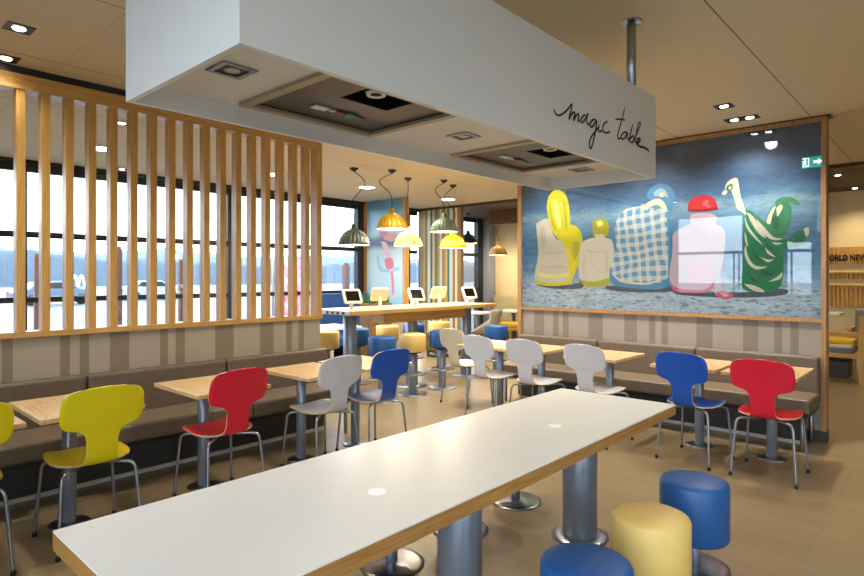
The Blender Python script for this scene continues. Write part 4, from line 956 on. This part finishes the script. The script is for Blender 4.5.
# ================================================================== LIGHT
wd = bpy.data.worlds.new('World'); S.world = wd; wd.use_nodes = True; nt = wd.node_tree
bgn = nt.nodes['Background']; tc = nt.nodes.new('ShaderNodeTexCoord'); sp = nt.nodes.new('ShaderNodeSeparateXYZ'); cr = nt.nodes.new('ShaderNodeValToRGB')
nt.links.new(tc.outputs['Generated'], sp.inputs[0]); nt.links.new(sp.outputs[2], cr.inputs[0]); nt.links.new(cr.outputs[0], bgn.inputs['Color'])
e = cr.color_ramp.elements; e[0].position = 0; e[0].color = lin('#dbe8f3'); e[1].position = 1; e[1].color = lin('#dfe8f5'); q = e.new(.08); q.color = lin('#eaf2fa'); q = e.new(.3); q.color = lin('#eef3fb')
bgn.inputs['Strength'].default_value = 4.3
def portal(loc, rot, sx, sy):
    l = bpy.data.lights.new('daylight_portal', 'AREA'); l.shape = 'RECTANGLE'; l.size = sx; l.size_y = sy; l.cycles.is_portal = True
    o = bpy.data.objects.new('daylight_portal', l); COL.objects.link(o); o.location = loc; o.rotation_euler = rot
portal((3.3, YF + .12, 1.46), (-PI / 2, 0, 0), 8.6, 2.9); portal((9.8, YF + .12, 1.46), (-PI / 2, 0, 0), 3.6, 2.9)
portal((-1.12, -.25, 1.6), (0, -PI / 2, 0), 2.6, 4.3); portal((.8, -2.77, 1.6), (PI / 2, 0, 0), 1.6, 2.6)
portal((-1.12, 2.36, 1.98), (0, -PI / 2, 0), 1.76, .52); portal((-1.12, 4.06, 1.98), (0, -PI / 2, 0), 1.76, 1.43)
def spot(x, y, z, w_, ang=130, col=(1, .93, .81), soft=.06):
    l = bpy.data.lights.new('ceiling_spot_and_fill', 'SPOT'); l.energy = w_; l.spot_size = math.radians(ang); l.spot_blend = 1; l.color = col; l.shadow_soft_size = soft
    o = bpy.data.objects.new('ceiling_spot_and_fill', l); COL.objects.link(o); o.location = (x, y, z)
Z = CEIL - .03
for x, y, w_ in ((.92, 4.1, 45), (.98, 4.7, 10), (2.6, 3.4, 70), (4.2, 3.3, 70), (5.4, 1.5, 60), (5.93, 1.49, 40), (5.6, 2.9, 60), (4.4, .43, 30), (2.2, .0, 25), (4.3, -1.2, 20),
                 (6.34, 7.16, 120), (8.3, 7.1, 120), (2.4, 7.2, 80), (4.64, 7.2, 100), (5.2, 4.9, 140), (6.6, 4.6, 110), (7.8, 5.2, 130), (6.3, 6.2, 110), (7.3, .2, 22), (8.4, 2.0, 30)):
    spot(x, y, Z, w_)  # some sit at modelled fixtures, the rest are added fill without fixtures
for x, y in ((9.7, 1.2), (11.2, 1.2), (10.9, 7.9), (11.2, 6.9)): spot(x, y, 2.88, 45, col=(1, .8, .52))

def picture_fill(x, y, w_, tx, ty, tz, ang=95):
    spot(x, y, Z, w_, ang); o = COL.objects[-1]
    o = [q for q in COL.objects if q.name.startswith('ceiling_spot_and_fill')][-1]
    o.rotation_euler = (Vector((tx, ty, tz)) - Vector((x, y, Z))).to_track_quat('-Z', 'Y').to_euler()
for y in (1.5, 2.5, 3.6): picture_fill(5.45, y, 55, 6.3, y, 1.7)  # added spots that brighten the picture, no fixtures hang there
# ================================================================== CAMERA
cd = bpy.data.cameras.new('camera'); cd.sensor_width = 36; cd.lens = FPX / 864 * 36; cd.shift_y = -11 / 864; cd.clip_start = .05; cd.clip_end = 1000
co = bpy.data.objects.new('camera', cd); COL.objects.link(co); co.location = (0, 0, EYE); co.rotation_euler = (PI / 2, 0, HEAD - PI / 2)
S.camera = co
S.view_settings.view_transform = 'Standard'; S.view_settings.look = 'None'; S.view_settings.exposure = .85; S.view_settings.gamma = 1
S.cycles.max_bounces = 8; S.cycles.diffuse_bounces = 5; S.cycles.transparent_max_bounces = 16; S.cycles.use_denoising = True
S.cycles.sample_clamp_indirect = 6
